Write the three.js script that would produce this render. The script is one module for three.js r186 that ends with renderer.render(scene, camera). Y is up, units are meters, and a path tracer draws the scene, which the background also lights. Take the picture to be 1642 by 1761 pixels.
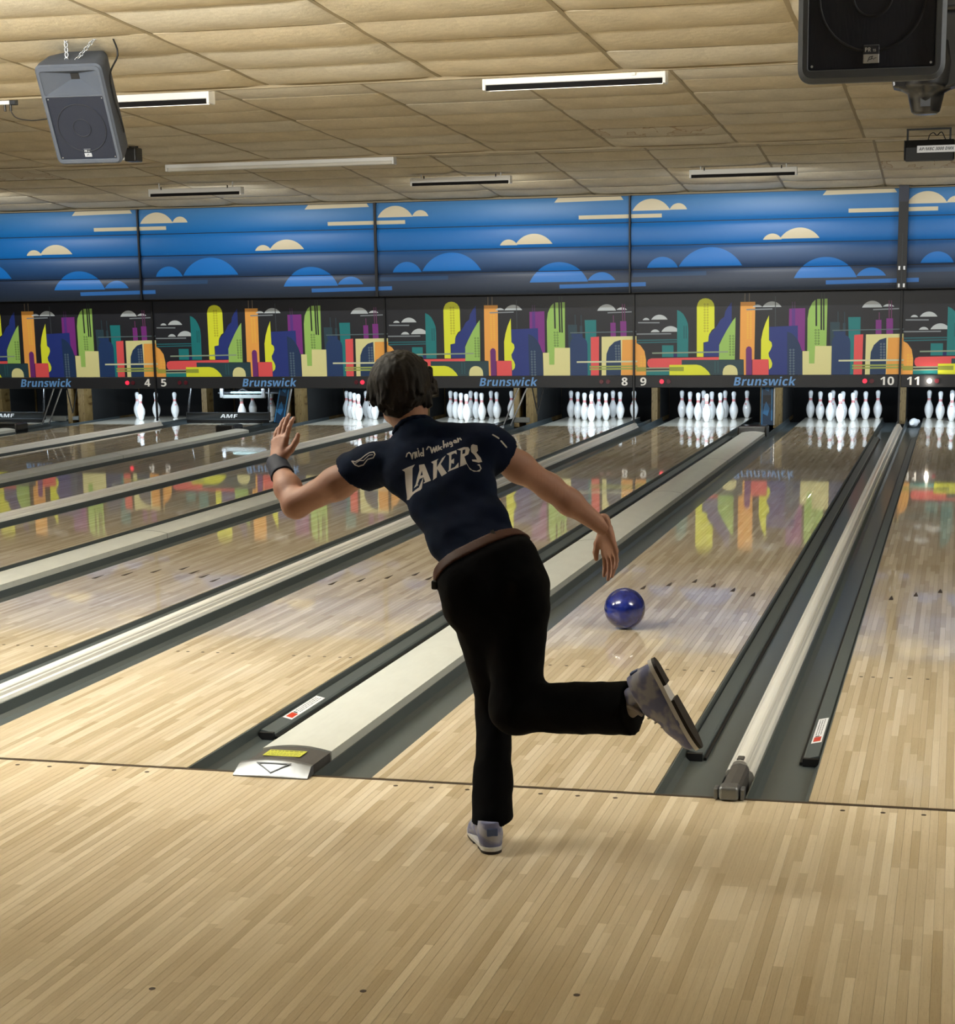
import * as THREE from 'three';
import { mergeGeometries, mergeVertices, toCreasedNormals } from 'three/addons/utils/BufferGeometryUtils.js';
import { RoundedBoxGeometry } from 'three/addons/geometries/RoundedBoxGeometry.js';
import { FontLoader } from 'three/addons/loaders/FontLoader.js';
import { TextGeometry } from 'three/addons/geometries/TextGeometry.js';
import { RectAreaLightUniformsLib } from 'three/addons/lights/RectAreaLightUniformsLib.js';
import { ImprovedNoise } from 'three/addons/math/ImprovedNoise.js';
import { Brush, Evaluator, SUBTRACTION } from 'three-bvh-csg';

// ---------------------------------------------------------------- camera, exposure, area lights
const scene = new THREE.Scene();
scene.background = new THREE.Color(0x000000);
const rad = THREE.MathUtils.degToRad;
const camera = new THREE.PerspectiveCamera(2 * Math.atan(880.5 / 3052.43) * 180 / Math.PI, 1642 / 1761, 0.05, 60);
camera.position.set(2.056, 1.7455, 6.0118);
camera.rotation.set(rad(-11.4583), rad(14.38), rad(-0.8519), 'YXZ');
camera.setViewOffset(1642, 1761, -44.74, -244.26, 1642, 1761);   // the photograph is a crop: its optical axis lies below its middle
const renderer = new THREE.WebGLRenderer({ antialias: true });
renderer.toneMapping = THREE.LinearToneMapping;
renderer.toneMappingExposure = 1.8;
renderer.shadowMap.enabled = true;
RectAreaLightUniformsLib.init();
function areaLight(x, y, z, w, h, dir, intensity, color = 0xf6f6f0) {
  const l = new THREE.RectAreaLight(color, intensity, w, h);
  l.position.set(x, y, z); l.lookAt(x + dir[0], y + dir[1], z + dir[2]);
  l.castShadow = true; scene.add(l); return l;
}
// light levels of the fittings built further down (their lamps are added there, in front of each glowing face)
const LEVEL = { foulRow: 205, laneRow: 6, maskRow: 76, fillRow: 4, fillUp: 18, pinLamp: 46, up: 105 };

// ---------------------------------------------------------------- helpers
let seed = 12345;
function rnd() { seed = (seed * 1664525 + 1013904223) >>> 0; return seed / 4294967296; }
const rr = (a, b) => a + (b - a) * rnd();
const noise = new ImprovedNoise();
const taken = new Map();
function numbered(n) { const k = taken.get(n) || 0; taken.set(n, k + 1); return k ? `${n}_${String(k).padStart(3, '0')}` : n; }
function shade(o) { o.castShadow = true; o.receiveShadow = true; return o; }
function part(name, geo, mat, parent) { const m = shade(new THREE.Mesh(geo, mat)); m.name = name; parent.add(m); return m; }
function thing(name, label, category, pos = [0, 0, 0], group, kind) {
  const o = new THREE.Group(); o.name = numbered(name); o.position.set(...pos); scene.add(o);
  o.userData = { label, category }; if (group) o.userData.group = group; if (kind) o.userData.kind = kind; return o;
}
function single(name, label, category, geo, mat, pos = [0, 0, 0], group, kind) {
  const o = shade(new THREE.Mesh(geo, mat)); o.name = numbered(name); o.position.set(...pos); scene.add(o);
  o.userData = { label, category }; if (group) o.userData.group = group; if (kind) o.userData.kind = kind; return o;
}
function structure(name, geo, mat, pos = [0, 0, 0], label) {
  const o = geo ? shade(new THREE.Mesh(geo, mat)) : new THREE.Group();
  o.name = numbered(name); o.position.set(...pos); o.userData = { kind: 'structure' }; if (label) o.userData.label = label; scene.add(o); return o;
}
const box = (w, h, d, x = 0, y = 0, z = 0) => new THREE.BoxGeometry(w, h, d).translate(x, y, z);
const rbox = (w, h, d, r, x = 0, y = 0, z = 0) => new RoundedBoxGeometry(w, h, d, 2, r).translate(x, y, z);
const span = (x0, x1, y0, y1, z0, z1) => box(x1 - x0, y1 - y0, z1 - z0, (x0 + x1) / 2, (y0 + y1) / 2, (z0 + z1) / 2);
const merge = gs => mergeGeometries(gs.map(g => g.index ? g.toNonIndexed() : g));
function rod(a, b, r, seg = 8) {
  const A = new THREE.Vector3(...a), B = new THREE.Vector3(...b), d = B.clone().sub(A), g = new THREE.CylinderGeometry(r, r, d.length(), seg);
  g.applyQuaternion(new THREE.Quaternion().setFromUnitVectors(new THREE.Vector3(0, 1, 0), d.normalize()));
  return g.translate((a[0] + b[0]) / 2, (a[1] + b[1]) / 2, (a[2] + b[2]) / 2);
}
function tube(pts, r, n = 24) { return new THREE.TubeGeometry(new THREE.CatmullRomCurve3(pts.map(p => new THREE.Vector3(...p))), n, r, 6); }
// a profile [[x, y] ...] (closed) swept along z from z0 (near) to z1 (far)
function sweepZ(profile, z0, z1) {
  const s = new THREE.Shape(profile.map(p => new THREE.Vector2(p[0], p[1])));
  return new THREE.ExtrudeGeometry(s, { depth: Math.abs(z1 - z0), bevelEnabled: false }).translate(0, 0, Math.min(z0, z1));
}
function texture(w, h, fn, { srgb = true, repeat = true } = {}) {
  const d = new Uint8Array(w * h * 4), c = [0, 0, 0, 255];
  for (let y = 0; y < h; y++) for (let x = 0; x < w; x++) { c[3] = 255; fn(x, y, c); d.set(c.map(v => Math.max(0, Math.min(255, v))), (y * w + x) * 4); }
  const t = new THREE.DataTexture(d, w, h); t.magFilter = THREE.LinearFilter; t.minFilter = THREE.LinearMipmapLinearFilter; t.generateMipmaps = true;
  if (srgb) t.colorSpace = THREE.SRGBColorSpace; if (repeat) t.wrapS = t.wrapT = THREE.RepeatWrapping; t.needsUpdate = true; return t;
}
function canvasTexture(w, h, draw) {
  const c = document.createElement('canvas'); c.width = w; c.height = h; draw(c.getContext('2d'), w, h);
  const t = new THREE.CanvasTexture(c); t.colorSpace = THREE.SRGBColorSpace; t.anisotropy = 8; return t;
}
const std = (color, roughness = 0.6, o = {}) => new THREE.MeshStandardMaterial({ color, roughness, ...o });
const phys = (color, roughness, o = {}) => new THREE.MeshPhysicalMaterial({ color, roughness, ...o });

// ---------------------------------------------------------------- measures of the place (metres; foul line at z = 0, lane 10 starts at x = 0)
const LANE = 1.0541, WIDE = 0.739, NARROW = 0.5454, PITCH = 2 * LANE + WIDE + NARROW, BOARD = LANE / 39;
const laneLeft = {};                                     // left edge of every lane
laneLeft[10] = 0; laneLeft[9] = -WIDE - LANE; laneLeft[11] = LANE + NARROW; laneLeft[12] = laneLeft[11] + LANE + WIDE;
for (let k = 8; k >= 2; k--) laneLeft[k] = laneLeft[k + 2] - PITCH;
const END = -19.16, MASK_Z = -17.154, SKY_Z = -16.886;

// ---------------------------------------------------------------- materials
const M = {
  white: std(0xf6f6f4, 0.45), whitePlastic: phys(0xf1f1ee, 0.3, { clearcoat: 0.4 }), black: std(0x0b0c0e, 0.55), blackGloss: phys(0x0a0b0d, 0.3, { clearcoat: 0.5 }),
  charcoal: std(0x23262b, 0.6), darkMetal: std(0x3a3d40, 0.45, { metalness: 0.5 }), chrome: std(0xc9ccd0, 0.22, { metalness: 1 }), steel: std(0xb9bcc0, 0.35, { metalness: 0.9 }),
  red: std(0xd21f28, 0.4), pitBlack: std(0x060607, 0.9), rubber: std(0x15161a, 0.8),
};
// ---------------------------------------------------------------- wood
// an atlas of 16 maple strips side by side: short lengths of different tone, fine grain along the strip
const STRIPS = 16, AW = 1024, AH = 2048, ATLAS_LEN = 4.6;
function stripTones() {
  const cuts = []; let y = rr(0, 0.3) * -1;
  while (y < ATLAS_LEN) { const l = rr(0.18, 0.75); cuts.push([y, y + l, rr(-1, 1)]); y += l; }
  return cuts;
}
const strips = Array.from({ length: STRIPS }, () => ({ cuts: stripTones(), base: rr(-1, 1), k: rr(0, 100) }));
function woodAt(s, across, y, c) {
  const cut = s.cuts.find(q => y >= q[0] && y < q[1]) || s.cuts[0];
  const t = s.base * 0.55 + cut[2] * 0.65;
  const g = noise.noise(across * 7 + s.k, y * 3.2, s.k) * 0.7 + noise.noise(across * 26, y * 11, s.k + 9) * 0.55 + noise.noise(across * 60 + s.k, y * 60, 3) * 0.3;
  const q = t * 24 + g * 9, fleck = noise.noise(across * 18 + s.k, y * 38, 40 + s.k) > 0.42 ? -9 : 0;
  c[0] = 212 + q + fleck; c[1] = 195 + q * 1.12 + fleck * 1.1; c[2] = 164 + q * 1.3 + fleck * 1.2;
}
const boardAtlas = texture(AW, AH, (x, y, c) => { const w = AW / STRIPS, s = strips[Math.floor(x / w)]; woodAt(s, (x % w) / w, y / AH * ATLAS_LEN, c); });
const laneAtlas = texture(39 * 20, 2048, (x, y, c) => { const b = Math.floor(x / 20), s = strips[(b * 7 + 3) % STRIPS]; woodAt(s, (x % 20) / 20, (y / 2048 * ATLAS_LEN + b * 1.37) % ATLAS_LEN, c); if (x % 20 === 0) { c[0] *= 0.8; c[1] *= 0.78; c[2] *= 0.75; } });
const scuff = texture(512, 512, (x, y, c) => { const v = 128 + 60 * noise.noise(x / 40, y / 160, 5) + 50 * noise.noise(x / 8, y / 40, 8); c[0] = c[1] = c[2] = v; }, { srgb: false });
const approachWood = phys(0xffffff, 0.5, { map: boardAtlas, clearcoat: 0.5, clearcoatRoughness: 0.24 });
const laneWood = phys(0xffffff, 0.45, { map: boardAtlas, clearcoat: 1, clearcoatRoughness: 0.035 });
const laneWoodFar = phys(0xffffff, 0.45, { map: laneAtlas, clearcoat: 1, clearcoatRoughness: 0.035 });
// one board: a thin strip with eased top edges; uv: across one strip of the atlas, metres along it
function boardGeometry(strip, offset, length, seam) {
  const w = BOARD / 2 - seam, e = 0.0005, y0 = -0.03, P = [[-w, y0], [-w, -e], [-w + e, 0], [w - e, 0], [w, -e], [w, y0]];
  const pos = [], uv = [], idx = [];
  for (let i = 0; i < 5; i++) {
    const a = P[i], b = P[i + 1], o = pos.length / 3;
    for (const [p, z] of [[a, 0], [b, 0], [b, -length], [a, -length]]) { pos.push(p[0], p[1], z); uv.push((strip + 0.06 + 0.88 * (p[0] + w) / (2 * w)) / STRIPS, (offset - z) / ATLAS_LEN); }
    idx.push(o, o + 1, o + 2, o, o + 2, o + 3);
  }
  for (const z of [0, -length]) { const o = pos.length / 3; for (const k of [0, 1, 4, 5]) { pos.push(P[k][0], P[k][1], z); uv.push((strip + 0.5) / STRIPS, (offset - z) / ATLAS_LEN); } idx.push(...(z ? [o, o + 2, o + 1, o, o + 3, o + 2] : [o, o + 1, o + 2, o, o + 2, o + 3])); }
  const g = new THREE.BufferGeometry(); g.setAttribute('position', new THREE.Float32BufferAttribute(pos, 3)); g.setAttribute('uv', new THREE.Float32BufferAttribute(uv, 2)); g.setIndex(idx); const n = g.toNonIndexed(); n.computeVertexNormals(); return n;
}
function boardSet(length) { const s = []; for (let i = 0; i < STRIPS; i++) for (let k = 0; k < 3; k++) s.push(boardGeometry(i, k * 1.53 + i * 0.4, length, (i + k) % 3 ? 0.00008 : 0.0003)); return s; }

// ---------------------------------------------------------------- floor: sub-floor, approach, lanes
const subfloor = structure('floor', span(-16.2, 8, -0.4, -0.12, -21, 10), std(0x17181a, 0.9), [0, 0, 0], 'dark concrete sub-floor under the lanes');
const approach = structure('floor_approach', null, null, [0, 0, 0], 'maple approach in front of the foul line');
{
  const set = boardSet(4.98), x0 = laneLeft[9] - 0.6, n = 196;
  for (let i = 0; i < n; i++) {
    const b = part('plank', set[Math.floor(rnd() * set.length)], approachWood, approach);
    b.position.set(x0 + (i + 0.5) * BOARD, 0, 4.995);
  }
  const farWood = phys(0xffffff, 0.5, { map: laneAtlas, clearcoat: 0.5, clearcoatRoughness: 0.24 });
  const sheet = (xa, xb) => { const g = span(xa, xb, -0.03, 0, 0.012, 4.99), p = g.attributes.position, u = g.attributes.uv; for (let i = 0; i < p.count; i++) u.setXY(i, p.getX(i) / LANE, p.getZ(i) / ATLAS_LEN); return g; };
  part('plank_field', sheet(-16.1, x0 - 0.001), farWood, approach).userData.kind = 'stuff';
  part('plank_field', sheet(x0 + n * BOARD + 0.001, 7.9), farWood, approach).userData.kind = 'stuff';
  part('bed', span(-16.1, 7.9, -0.12, -0.031, 0.0, 5.0), M.charcoal, approach);
  const dot = new THREE.CylinderGeometry(0.009, 0.009, 0.0012, 10), dm = std(0x3a2a1c, 0.5);
  for (const k of [9, 10, 11]) for (let j = 1; j <= 7; j++) part('marker_dot', dot, dm, approach).position.set(laneLeft[k] + (j * 5 - 0.5) * BOARD, 0.0001, 0.075);
  for (const [x, z] of [[0.09, 2.05], [0.63, 1.95], [1.17, 1.86]]) part('marker_dot', dot, dm, approach).position.set(x, 0.0001, z);
}
const seatFloor = structure('floor_seating', span(-16.2, 8, -0.12, -0.002, 5.0, 10), std(0x4a4038, 0.85), [0, 0, 0], 'dark floor of the seating area behind the approach');
const foulStrip = structure('trim_1', span(-16.1, 7.9, -0.02, -0.0015, -0.012, 0.006), std(0x3b2c1c, 0.6), [0, 0, 0], 'thin dark joint at the foul line');

const laneSet = boardSet(17.4), deckMat = phys(0xe9e2cf, 0.4, { clearcoat: 1, clearcoatRoughness: 0.05 }), markMat = std(0x33251a, 0.5);
const arrowShape = new THREE.Shape([[-0.012, 0], [0.012, 0], [0.012, 0.03], [0, 0.15], [-0.012, 0.03]].map(p => new THREE.Vector2(...p)));
const arrowGeo = new THREE.ExtrudeGeometry(arrowShape, { depth: 0.0012, bevelEnabled: false }).rotateX(-Math.PI / 2);
const dotGeo = new THREE.CylinderGeometry(0.009, 0.009, 0.0012, 10);
const laneNames = { 2: 'leftmost lane just outside', 3: 'lane three with lowered sweep bar', 4: 'lane four with four pins standing', 5: 'lane five with lowered pin table', 6: 'lane six running towards the bowler\'s head', 7: 'lane seven right of the bowler\'s head', 8: 'lane eight with full rack', 9: 'lane nine behind the bowler', 10: 'lane ten with the rolling blue ball', 11: 'lane eleven at the right edge', 12: 'lane twelve beyond the right edge' };
for (let k = 2; k <= 12; k++) {
  const x = laneLeft[k], lane = structure('bowling_lane', null, null, [x, 0, 0], 'glossy maple ' + laneNames[k]);
  if (k >= 9 && k <= 11) for (let i = 0; i < 39; i++) part('board', laneSet[Math.floor(rnd() * laneSet.length)], laneWood, lane).position.set((i + 0.5) * BOARD, 0, -0.014);
  else {
    const g = span(0, LANE, -0.03, 0, -17.41, -0.014), p = g.attributes.position, u = g.attributes.uv;
    for (let i = 0; i < p.count; i++) u.setXY(i, p.getX(i) / LANE, (-p.getZ(i) + k * 0.9) / ATLAS_LEN);
    part('board_field', g, laneWoodFar, lane);
  }
  part('lane_bed', span(0.002, LANE - 0.002, -0.12, -0.031, END, -0.014), M.charcoal, lane);
  part('pin_deck', span(0, LANE, -0.03, 0, END, -17.42), deckMat, lane);
  for (let j = 1; j <= 7; j++) part('arrow', arrowGeo, markMat, lane).position.set((j * 5 - 0.5) * BOARD, 0.0001, -4.66 + Math.abs(4 - j) * 0.145);
  for (const j of [3, 5, 8, 11, 14]) for (const s of [j, 40 - j]) part('guide_dot', dotGeo, markMat, lane).position.set((s - 0.5) * BOARD, 0.0001, -2.11);
}

// ---------------------------------------------------------------- gutters and divisions between the lanes
const gutterMat = phys(0x4d5556, 0.45, { clearcoat: 0.35, clearcoatRoughness: 0.15, bumpMap: scuff, bumpScale: 0.0008 });
const capWide = phys(0xb9bcb6, 0.42, { clearcoat: 0.25, clearcoatRoughness: 0.3 }), capRail = phys(0xf1f0ea, 0.35, { clearcoat: 0.4, clearcoatRoughness: 0.2 });
const noseDark = std(0x4a4847, 0.55), bumperMat = std(0x4b5355, 0.5), aluminium = std(0x83868a, 0.42, { metalness: 0.85, bumpMap: scuff, bumpScale: 0.0006 });
const capTex = texture(256, 1024, (x, y, c) => { const v = 5 * noise.noise(x / 50, y / 90, 2) + 3 * noise.noise(x / 9, y / 30, 6) - (noise.noise(x / 60, y / 9, 12) > 0.62 ? 9 : 0); c[0] = 208 + v; c[1] = 211 + v; c[2] = 205 + v; });
capWide.map = capTex; capWide.color.set(0xffffff);
function gutterGeo(w, far) { // open channel between a lane edge (x = 0) and the division (x = w), mirrored for the other side
  const p = [[0.001, -0.003], [0.006, -0.003], [0.012, -0.045], [0.03, -0.062], [w - 0.03, -0.062], [w - 0.012, -0.045], [w - 0.006, 0.0], [w - 0.001, 0.0], [w - 0.001, -0.11], [0.001, -0.11]];
  return sweepZ(far ? p.map(q => [-q[0], q[1]]) : p, -0.008, -19.1);
}
function arch(w, hEdge, hMid, base, n = 10) { const p = [[-w / 2, base]]; for (let i = 0; i <= n; i++) { const t = i / n * 2 - 1; p.push([t * w / 2, hEdge + (hMid - hEdge) * (1 - t * t)]); } p.push([w / 2, base]); return p; }
const railProfile = [[-0.052, -0.1], [-0.052, 0.012], [-0.046, 0.022], [-0.036, 0.026], [-0.032, 0.038]];
for (let i = 0; i <= 8; i++) { const a = Math.PI * (1 - i / 8); railProfile.push([0.028 * Math.cos(a), 0.042 + 0.02 * Math.sin(a)]); }
railProfile.push([0.032, 0.038], [0.036, 0.024], [0.046, 0.018], [0.052, 0.004], [0.052, -0.1]);
const smallPrint = (g, x, y, w, rows, step, color) => { g.fillStyle = color; for (let r = 0; r < rows; r++) for (let q = x; q < x + w - 12;) { const l = 6 + rnd() * 26; g.fillRect(q, y + r * step, Math.min(l, x + w - q), step * 0.42); q += l + 6; } };   // too small to read in the photograph
const stickerTex = canvasTexture(512, 96, (g, w, h) => { g.fillStyle = '#eceef2'; g.fillRect(0, 0, w, h); g.fillStyle = '#c4381f'; g.fillRect(26, 14, 92, 68); g.fillStyle = '#22242a'; g.fillRect(124, 20, 20, 40); smallPrint(g, 160, 18, 330, 3, 22, '#4a4d55'); });
const stickerMat = std(0xffffff, 0.4, { map: stickerTex });
const yellowTex = canvasTexture(256, 96, (g, w, h) => { g.fillStyle = '#c3c64a'; g.fillRect(0, 0, w, h); smallPrint(g, 12, 10, 232, 1, 26, '#4b4d2a'); smallPrint(g, 12, 42, 232, 3, 17, '#7d8035'); });
const divNames = { 2: 'far left edge beside lane three', 3: 'left edge, between lanes three and four', 4: 'left, below numbers four and five', 5: 'left, below the raised hand', 6: 'behind the raised forearm', 7: 'passing behind the bowler\'s shoulders', 8: 'left of the bowler, below numbers eight and nine', 9: 'right behind the bowler\'s legs', 10: 'right of the kicked-back shoe', 11: 'right of lane eleven' };
for (let k = 2; k <= 11; k++) {
  const wide = k % 2 === 1, w = wide ? WIDE : NARROW, x0 = laneLeft[k] + LANE, cx = w / 2, capW = wide ? 0.28 : 0.104, gw = (w - capW) / 2;
  const d = thing('lane_divider', (wide ? 'broad pale capping between two dark gutters ' : 'narrow ribbed rail between two dark gutters ') + divNames[k], 'gutter', [x0, 0, 0]);
  part('gutter', gutterGeo(gw), gutterMat, d);
  part('gutter', gutterGeo(gw, true), gutterMat, d).position.x = w;
  if (wide) {
    const cap = part('capping', sweepZ(arch(capW, 0.036, 0.054, -0.1), -0.22, -16.0), capWide, d); cap.position.x = cx;
    { const g = cap.geometry, p = g.attributes.position, u = g.attributes.uv; for (let i = 0; i < p.count; i++) u.setXY(i, p.getX(i) * 2, p.getZ(i) / 2.2); }
    for (const z of [-3.1, -6.1, -9.2, -12.3]) part('joint', sweepZ(arch(capW + 0.001, 0.0366, 0.0546, -0.02), z, z - 0.006), M.darkMetal, d).position.x = cx;
    part('capping_end_cover', sweepZ(arch(capW - 0.012, 0.03, 0.046, -0.1), 0.0, -0.222), noseDark, d).position.x = cx;
    // sloping cast nose: its face falls from the arched top to the floor
    const nx = 14, np = [], ni = [], prof = [[-0.012, 0], [-0.012, 1], [0.006, 1], [0.014, 0.93], [0.066, 0.2], [0.07, 0.12], [0.07, 0]];
    for (let i = 0; i <= nx; i++) { const t = i / nx * 2 - 1, top = 0.036 + 0.018 * (1 - t * t), grow = 1 - 0.06 * t * t; for (const [pz, py] of prof) np.push(t * (capW / 2 + 0.003 + (pz > 0.05 ? 0.004 : 0)), 0.001 + py * top, pz > 0 ? pz * grow : pz); }
    const pn = prof.length; for (let i = 0; i < nx; i++) for (let j = 0; j < pn - 1; j++) { const a = i * pn + j, b = a + pn; ni.push(a, a + 1, b, b, a + 1, b + 1); }
    for (const [e, f] of [[0, 1], [nx * pn, 0]]) for (let j = 1; j < pn - 1; j++) ni.push(...(f ? [e, e + j + 1, e + j] : [e, e + j, e + j + 1]));
    const ngeo = new THREE.BufferGeometry(); ngeo.setAttribute('position', new THREE.Float32BufferAttribute(np, 3)); ngeo.setIndex(ni);
    const ng = toCreasedNormals(ngeo.toNonIndexed(), 0.5); { const u = new Float32Array(ng.attributes.position.count * 2); for (let i = 0; i < u.length / 2; i++) { u[2 * i] = ng.attributes.position.getX(i) * 4; u[2 * i + 1] = ng.attributes.position.getZ(i) * 4; } ng.setAttribute('uv', new THREE.Float32BufferAttribute(u, 2)); }
    const n = part('nose_plate', ng, aluminium, d); n.position.x = cx;
    const tri = new THREE.Shape([[-0.07, 0.024], [0.07, 0.024], [0, -0.026]].map(p => new THREE.Vector2(...p))); tri.holes.push(new THREE.Path([[-0.056, 0.019], [0, -0.02], [0.056, 0.019]].map(p => new THREE.Vector2(...p))));
    const em = part('emblem', new THREE.ExtrudeGeometry(tri, { depth: 0.0025, bevelEnabled: false }), M.darkMetal, n); em.position.set(0, 0.0315, 0.0395); em.rotation.x = -0.93;
    part('foot_pad', span(cx - 0.135, cx + 0.135, 0.0, 0.006, -0.01, 0.052), M.rubber, d);
    if (k === 9) {
      const st = new THREE.BoxGeometry(0.15, 0.0008, 0.085); st.groups.length = 0;
      const s = part('notice_sticker', st, std(0xffffff, 0.5, { map: yellowTex }), d); s.position.set(cx - 0.01, 0.0464, -0.12);
    }
    part('end_block', k === 5 ? rbox(0.27, 0.13, 0.34, 0.03, 0.15, 0.03, -16.2) : rbox(0.36, 0.15, 0.34, 0.03, cx - 0.02, 0.04, -16.12), M.blackGloss, d);
  } else {
    part('capping', sweepZ(railProfile, -0.29, -17.2), capRail, d).position.x = cx;
    part('capping_end_cover', sweepZ([[-0.034, -0.1], [-0.034, 0.03], [-0.026, 0.044], [0, 0.05], [0.026, 0.044], [0.034, 0.03], [0.034, -0.1]], -0.02, -0.292), noseDark, d).position.x = cx;
    part('nose_plate', rbox(0.07, 0.052, 0.07, 0.014, cx, 0.027, 0.012), aluminium, d);
    for (const s of [-1, 1]) part('hinge_ear', rbox(0.016, 0.04, 0.05, 0.005, cx + s * 0.046, 0.022, 0.006), aluminium, d);
    part('bolt', rbox(0.026, 0.012, 0.05, 0.005, cx, 0.06, -0.32), noseDark, d);
  }
  // folded-down bumper rails beside the lane edges
  const rails = k === 10 ? [1, -1] : [1];
  for (const s of rails) {
    const rail = part('bumper_rail', sweepZ([[0.014, -0.06], [0.014, -0.028], [0.02, -0.022], [0.072, -0.034], [0.08, -0.04], [0.08, -0.06]].map(p => [s > 0 ? p[0] : w - p[0], p[1]]), -0.72, -16.2), bumperMat, d);
    part('rail_end', span(s > 0 ? 0.016 : w - 0.078, s > 0 ? 0.078 : w - 0.016, -0.06, -0.03, -0.722, -0.7), M.black, rail);
    part('slot', span(s > 0 ? 0.081 : w - 0.092, s > 0 ? 0.092 : w - 0.081, -0.061, -0.05, -16.2, -0.72), M.black, rail);
    if ((k === 9 && s > 0) || (k === 10 && s < 0)) {
      const g = new THREE.BoxGeometry(0.42, 0.0008, 0.042).rotateY(Math.PI / 2), st = part('warning_sticker', g, stickerMat, rail);
      st.position.set(s > 0 ? 0.046 : w - 0.046, -0.0272, -1.16); st.rotation.z = s > 0 ? -0.227 : 0.227;
    }
  }
}

// ---------------------------------------------------------------- room shell
const wallMat = std(0x8b8274, 0.8), darkWall = std(0x0d0d10, 0.9);
structure('wall_left', span(-16.4, -16.2, -0.4, 4, -21, 10), wallMat);
structure('wall_right', span(8, 8.2, -0.4, 4, -21, 10), wallMat);
structure('wall_back', span(-16.4, 8.2, -0.4, 4, 10, 10.2), std(0x6f675b, 0.8));
structure('wall_far', span(-16.4, 8.2, -0.4, 4, -21.2, -21), darkWall);
structure('trim_2', span(-16.2, 8, 2.975, 3.5, -17.2, -17.1), darkWall, [0, 0, 0], 'black header above the cloud panels');
structure('wall_pit', span(-16.2, 8, -0.12, 3.3, -20.0, -19.9), M.pitBlack, [0, 0, 0], 'black pit curtain behind the pins');

// ---------------------------------------------------------------- ceiling: a saw-tooth of sloping bays, each of sagging 4 x 2 ft tiles
const roof = structure('ceiling', span(-16.4, 8.2, 3.72, 3.8, -21.2, 10.2), std(0x55504a, 0.9), [0, 0, 0], 'roof deck over the tiled bays');
const tileTex = texture(512, 512, (x, y, c) => {
  const n = 10 * noise.noise(x / 90, y / 90, 1) + 7 * noise.noise(x / 14, y / 14, 4) + 9 * (rnd() - 0.5), pit = noise.noise(x / 5, y / 5, 20) > 0.5 ? -16 : 0;
  c[0] = 220 + n + pit; c[1] = 211 + n + pit; c[2] = 190 + n + pit;
});
const tileBump = texture(256, 256, (x, y, c) => { c[0] = c[1] = c[2] = 128 + 70 * noise.noise(x / 9, y / 9, 3) + 60 * (rnd() - 0.5); }, { srgb: false });
const tileMats = [0xffffff, 0xf6f1e6, 0xfffaf0].map(c => std(c, 0.9, { map: tileTex, bumpMap: tileBump, bumpScale: 0.003 }));
const stainTex = texture(512, 256, (x, y, c) => {
  const n = 10 * noise.noise(x / 90, y / 90, 1) + 8 * (rnd() - 0.5), d = noise.noise(x / 120, y / 120, 31) + 0.4 * noise.noise(x / 30, y / 30, 2), e = Math.abs(d - 0.1) < 0.035 ? -48 : d > 0.1 ? -14 : 0;
  c[0] = 218 + n + e * 0.7; c[1] = 209 + n + e; c[2] = 188 + n + e * 1.2;
});
tileMats.push(std(0xffffff, 0.9, { map: stainTex, bumpMap: tileBump, bumpScale: 0.003 }));
const TX = 1.2192, TZ = 0.6096, gridX0 = 1.094;
function tileGeo(sag, skew) {
  const g = new THREE.BoxGeometry(TX - 0.026, 0.016, TZ - 0.006, 10, 1, 8), p = g.attributes.position, u = g.attributes.uv;
  for (let i = 0; i < p.count; i++) {
    const a = 2 * p.getX(i) / TX, b = 2 * p.getZ(i) / TZ;
    p.setY(i, p.getY(i) - sag * (1 - b * b) * (1 - Math.pow(a, 8)) - skew * a * 0.002);
    u.setXY(i, p.getX(i) / 1.3, p.getZ(i) / 1.3);
  }
  g.computeVertexNormals(); return g;
}
const tileGeos = [tileGeo(0.026, 0), tileGeo(0.03, 1), tileGeo(0.022, -1), tileGeo(0.032, 0.5)];
const runnerMat = std(0xa6977a, 0.7);
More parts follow.
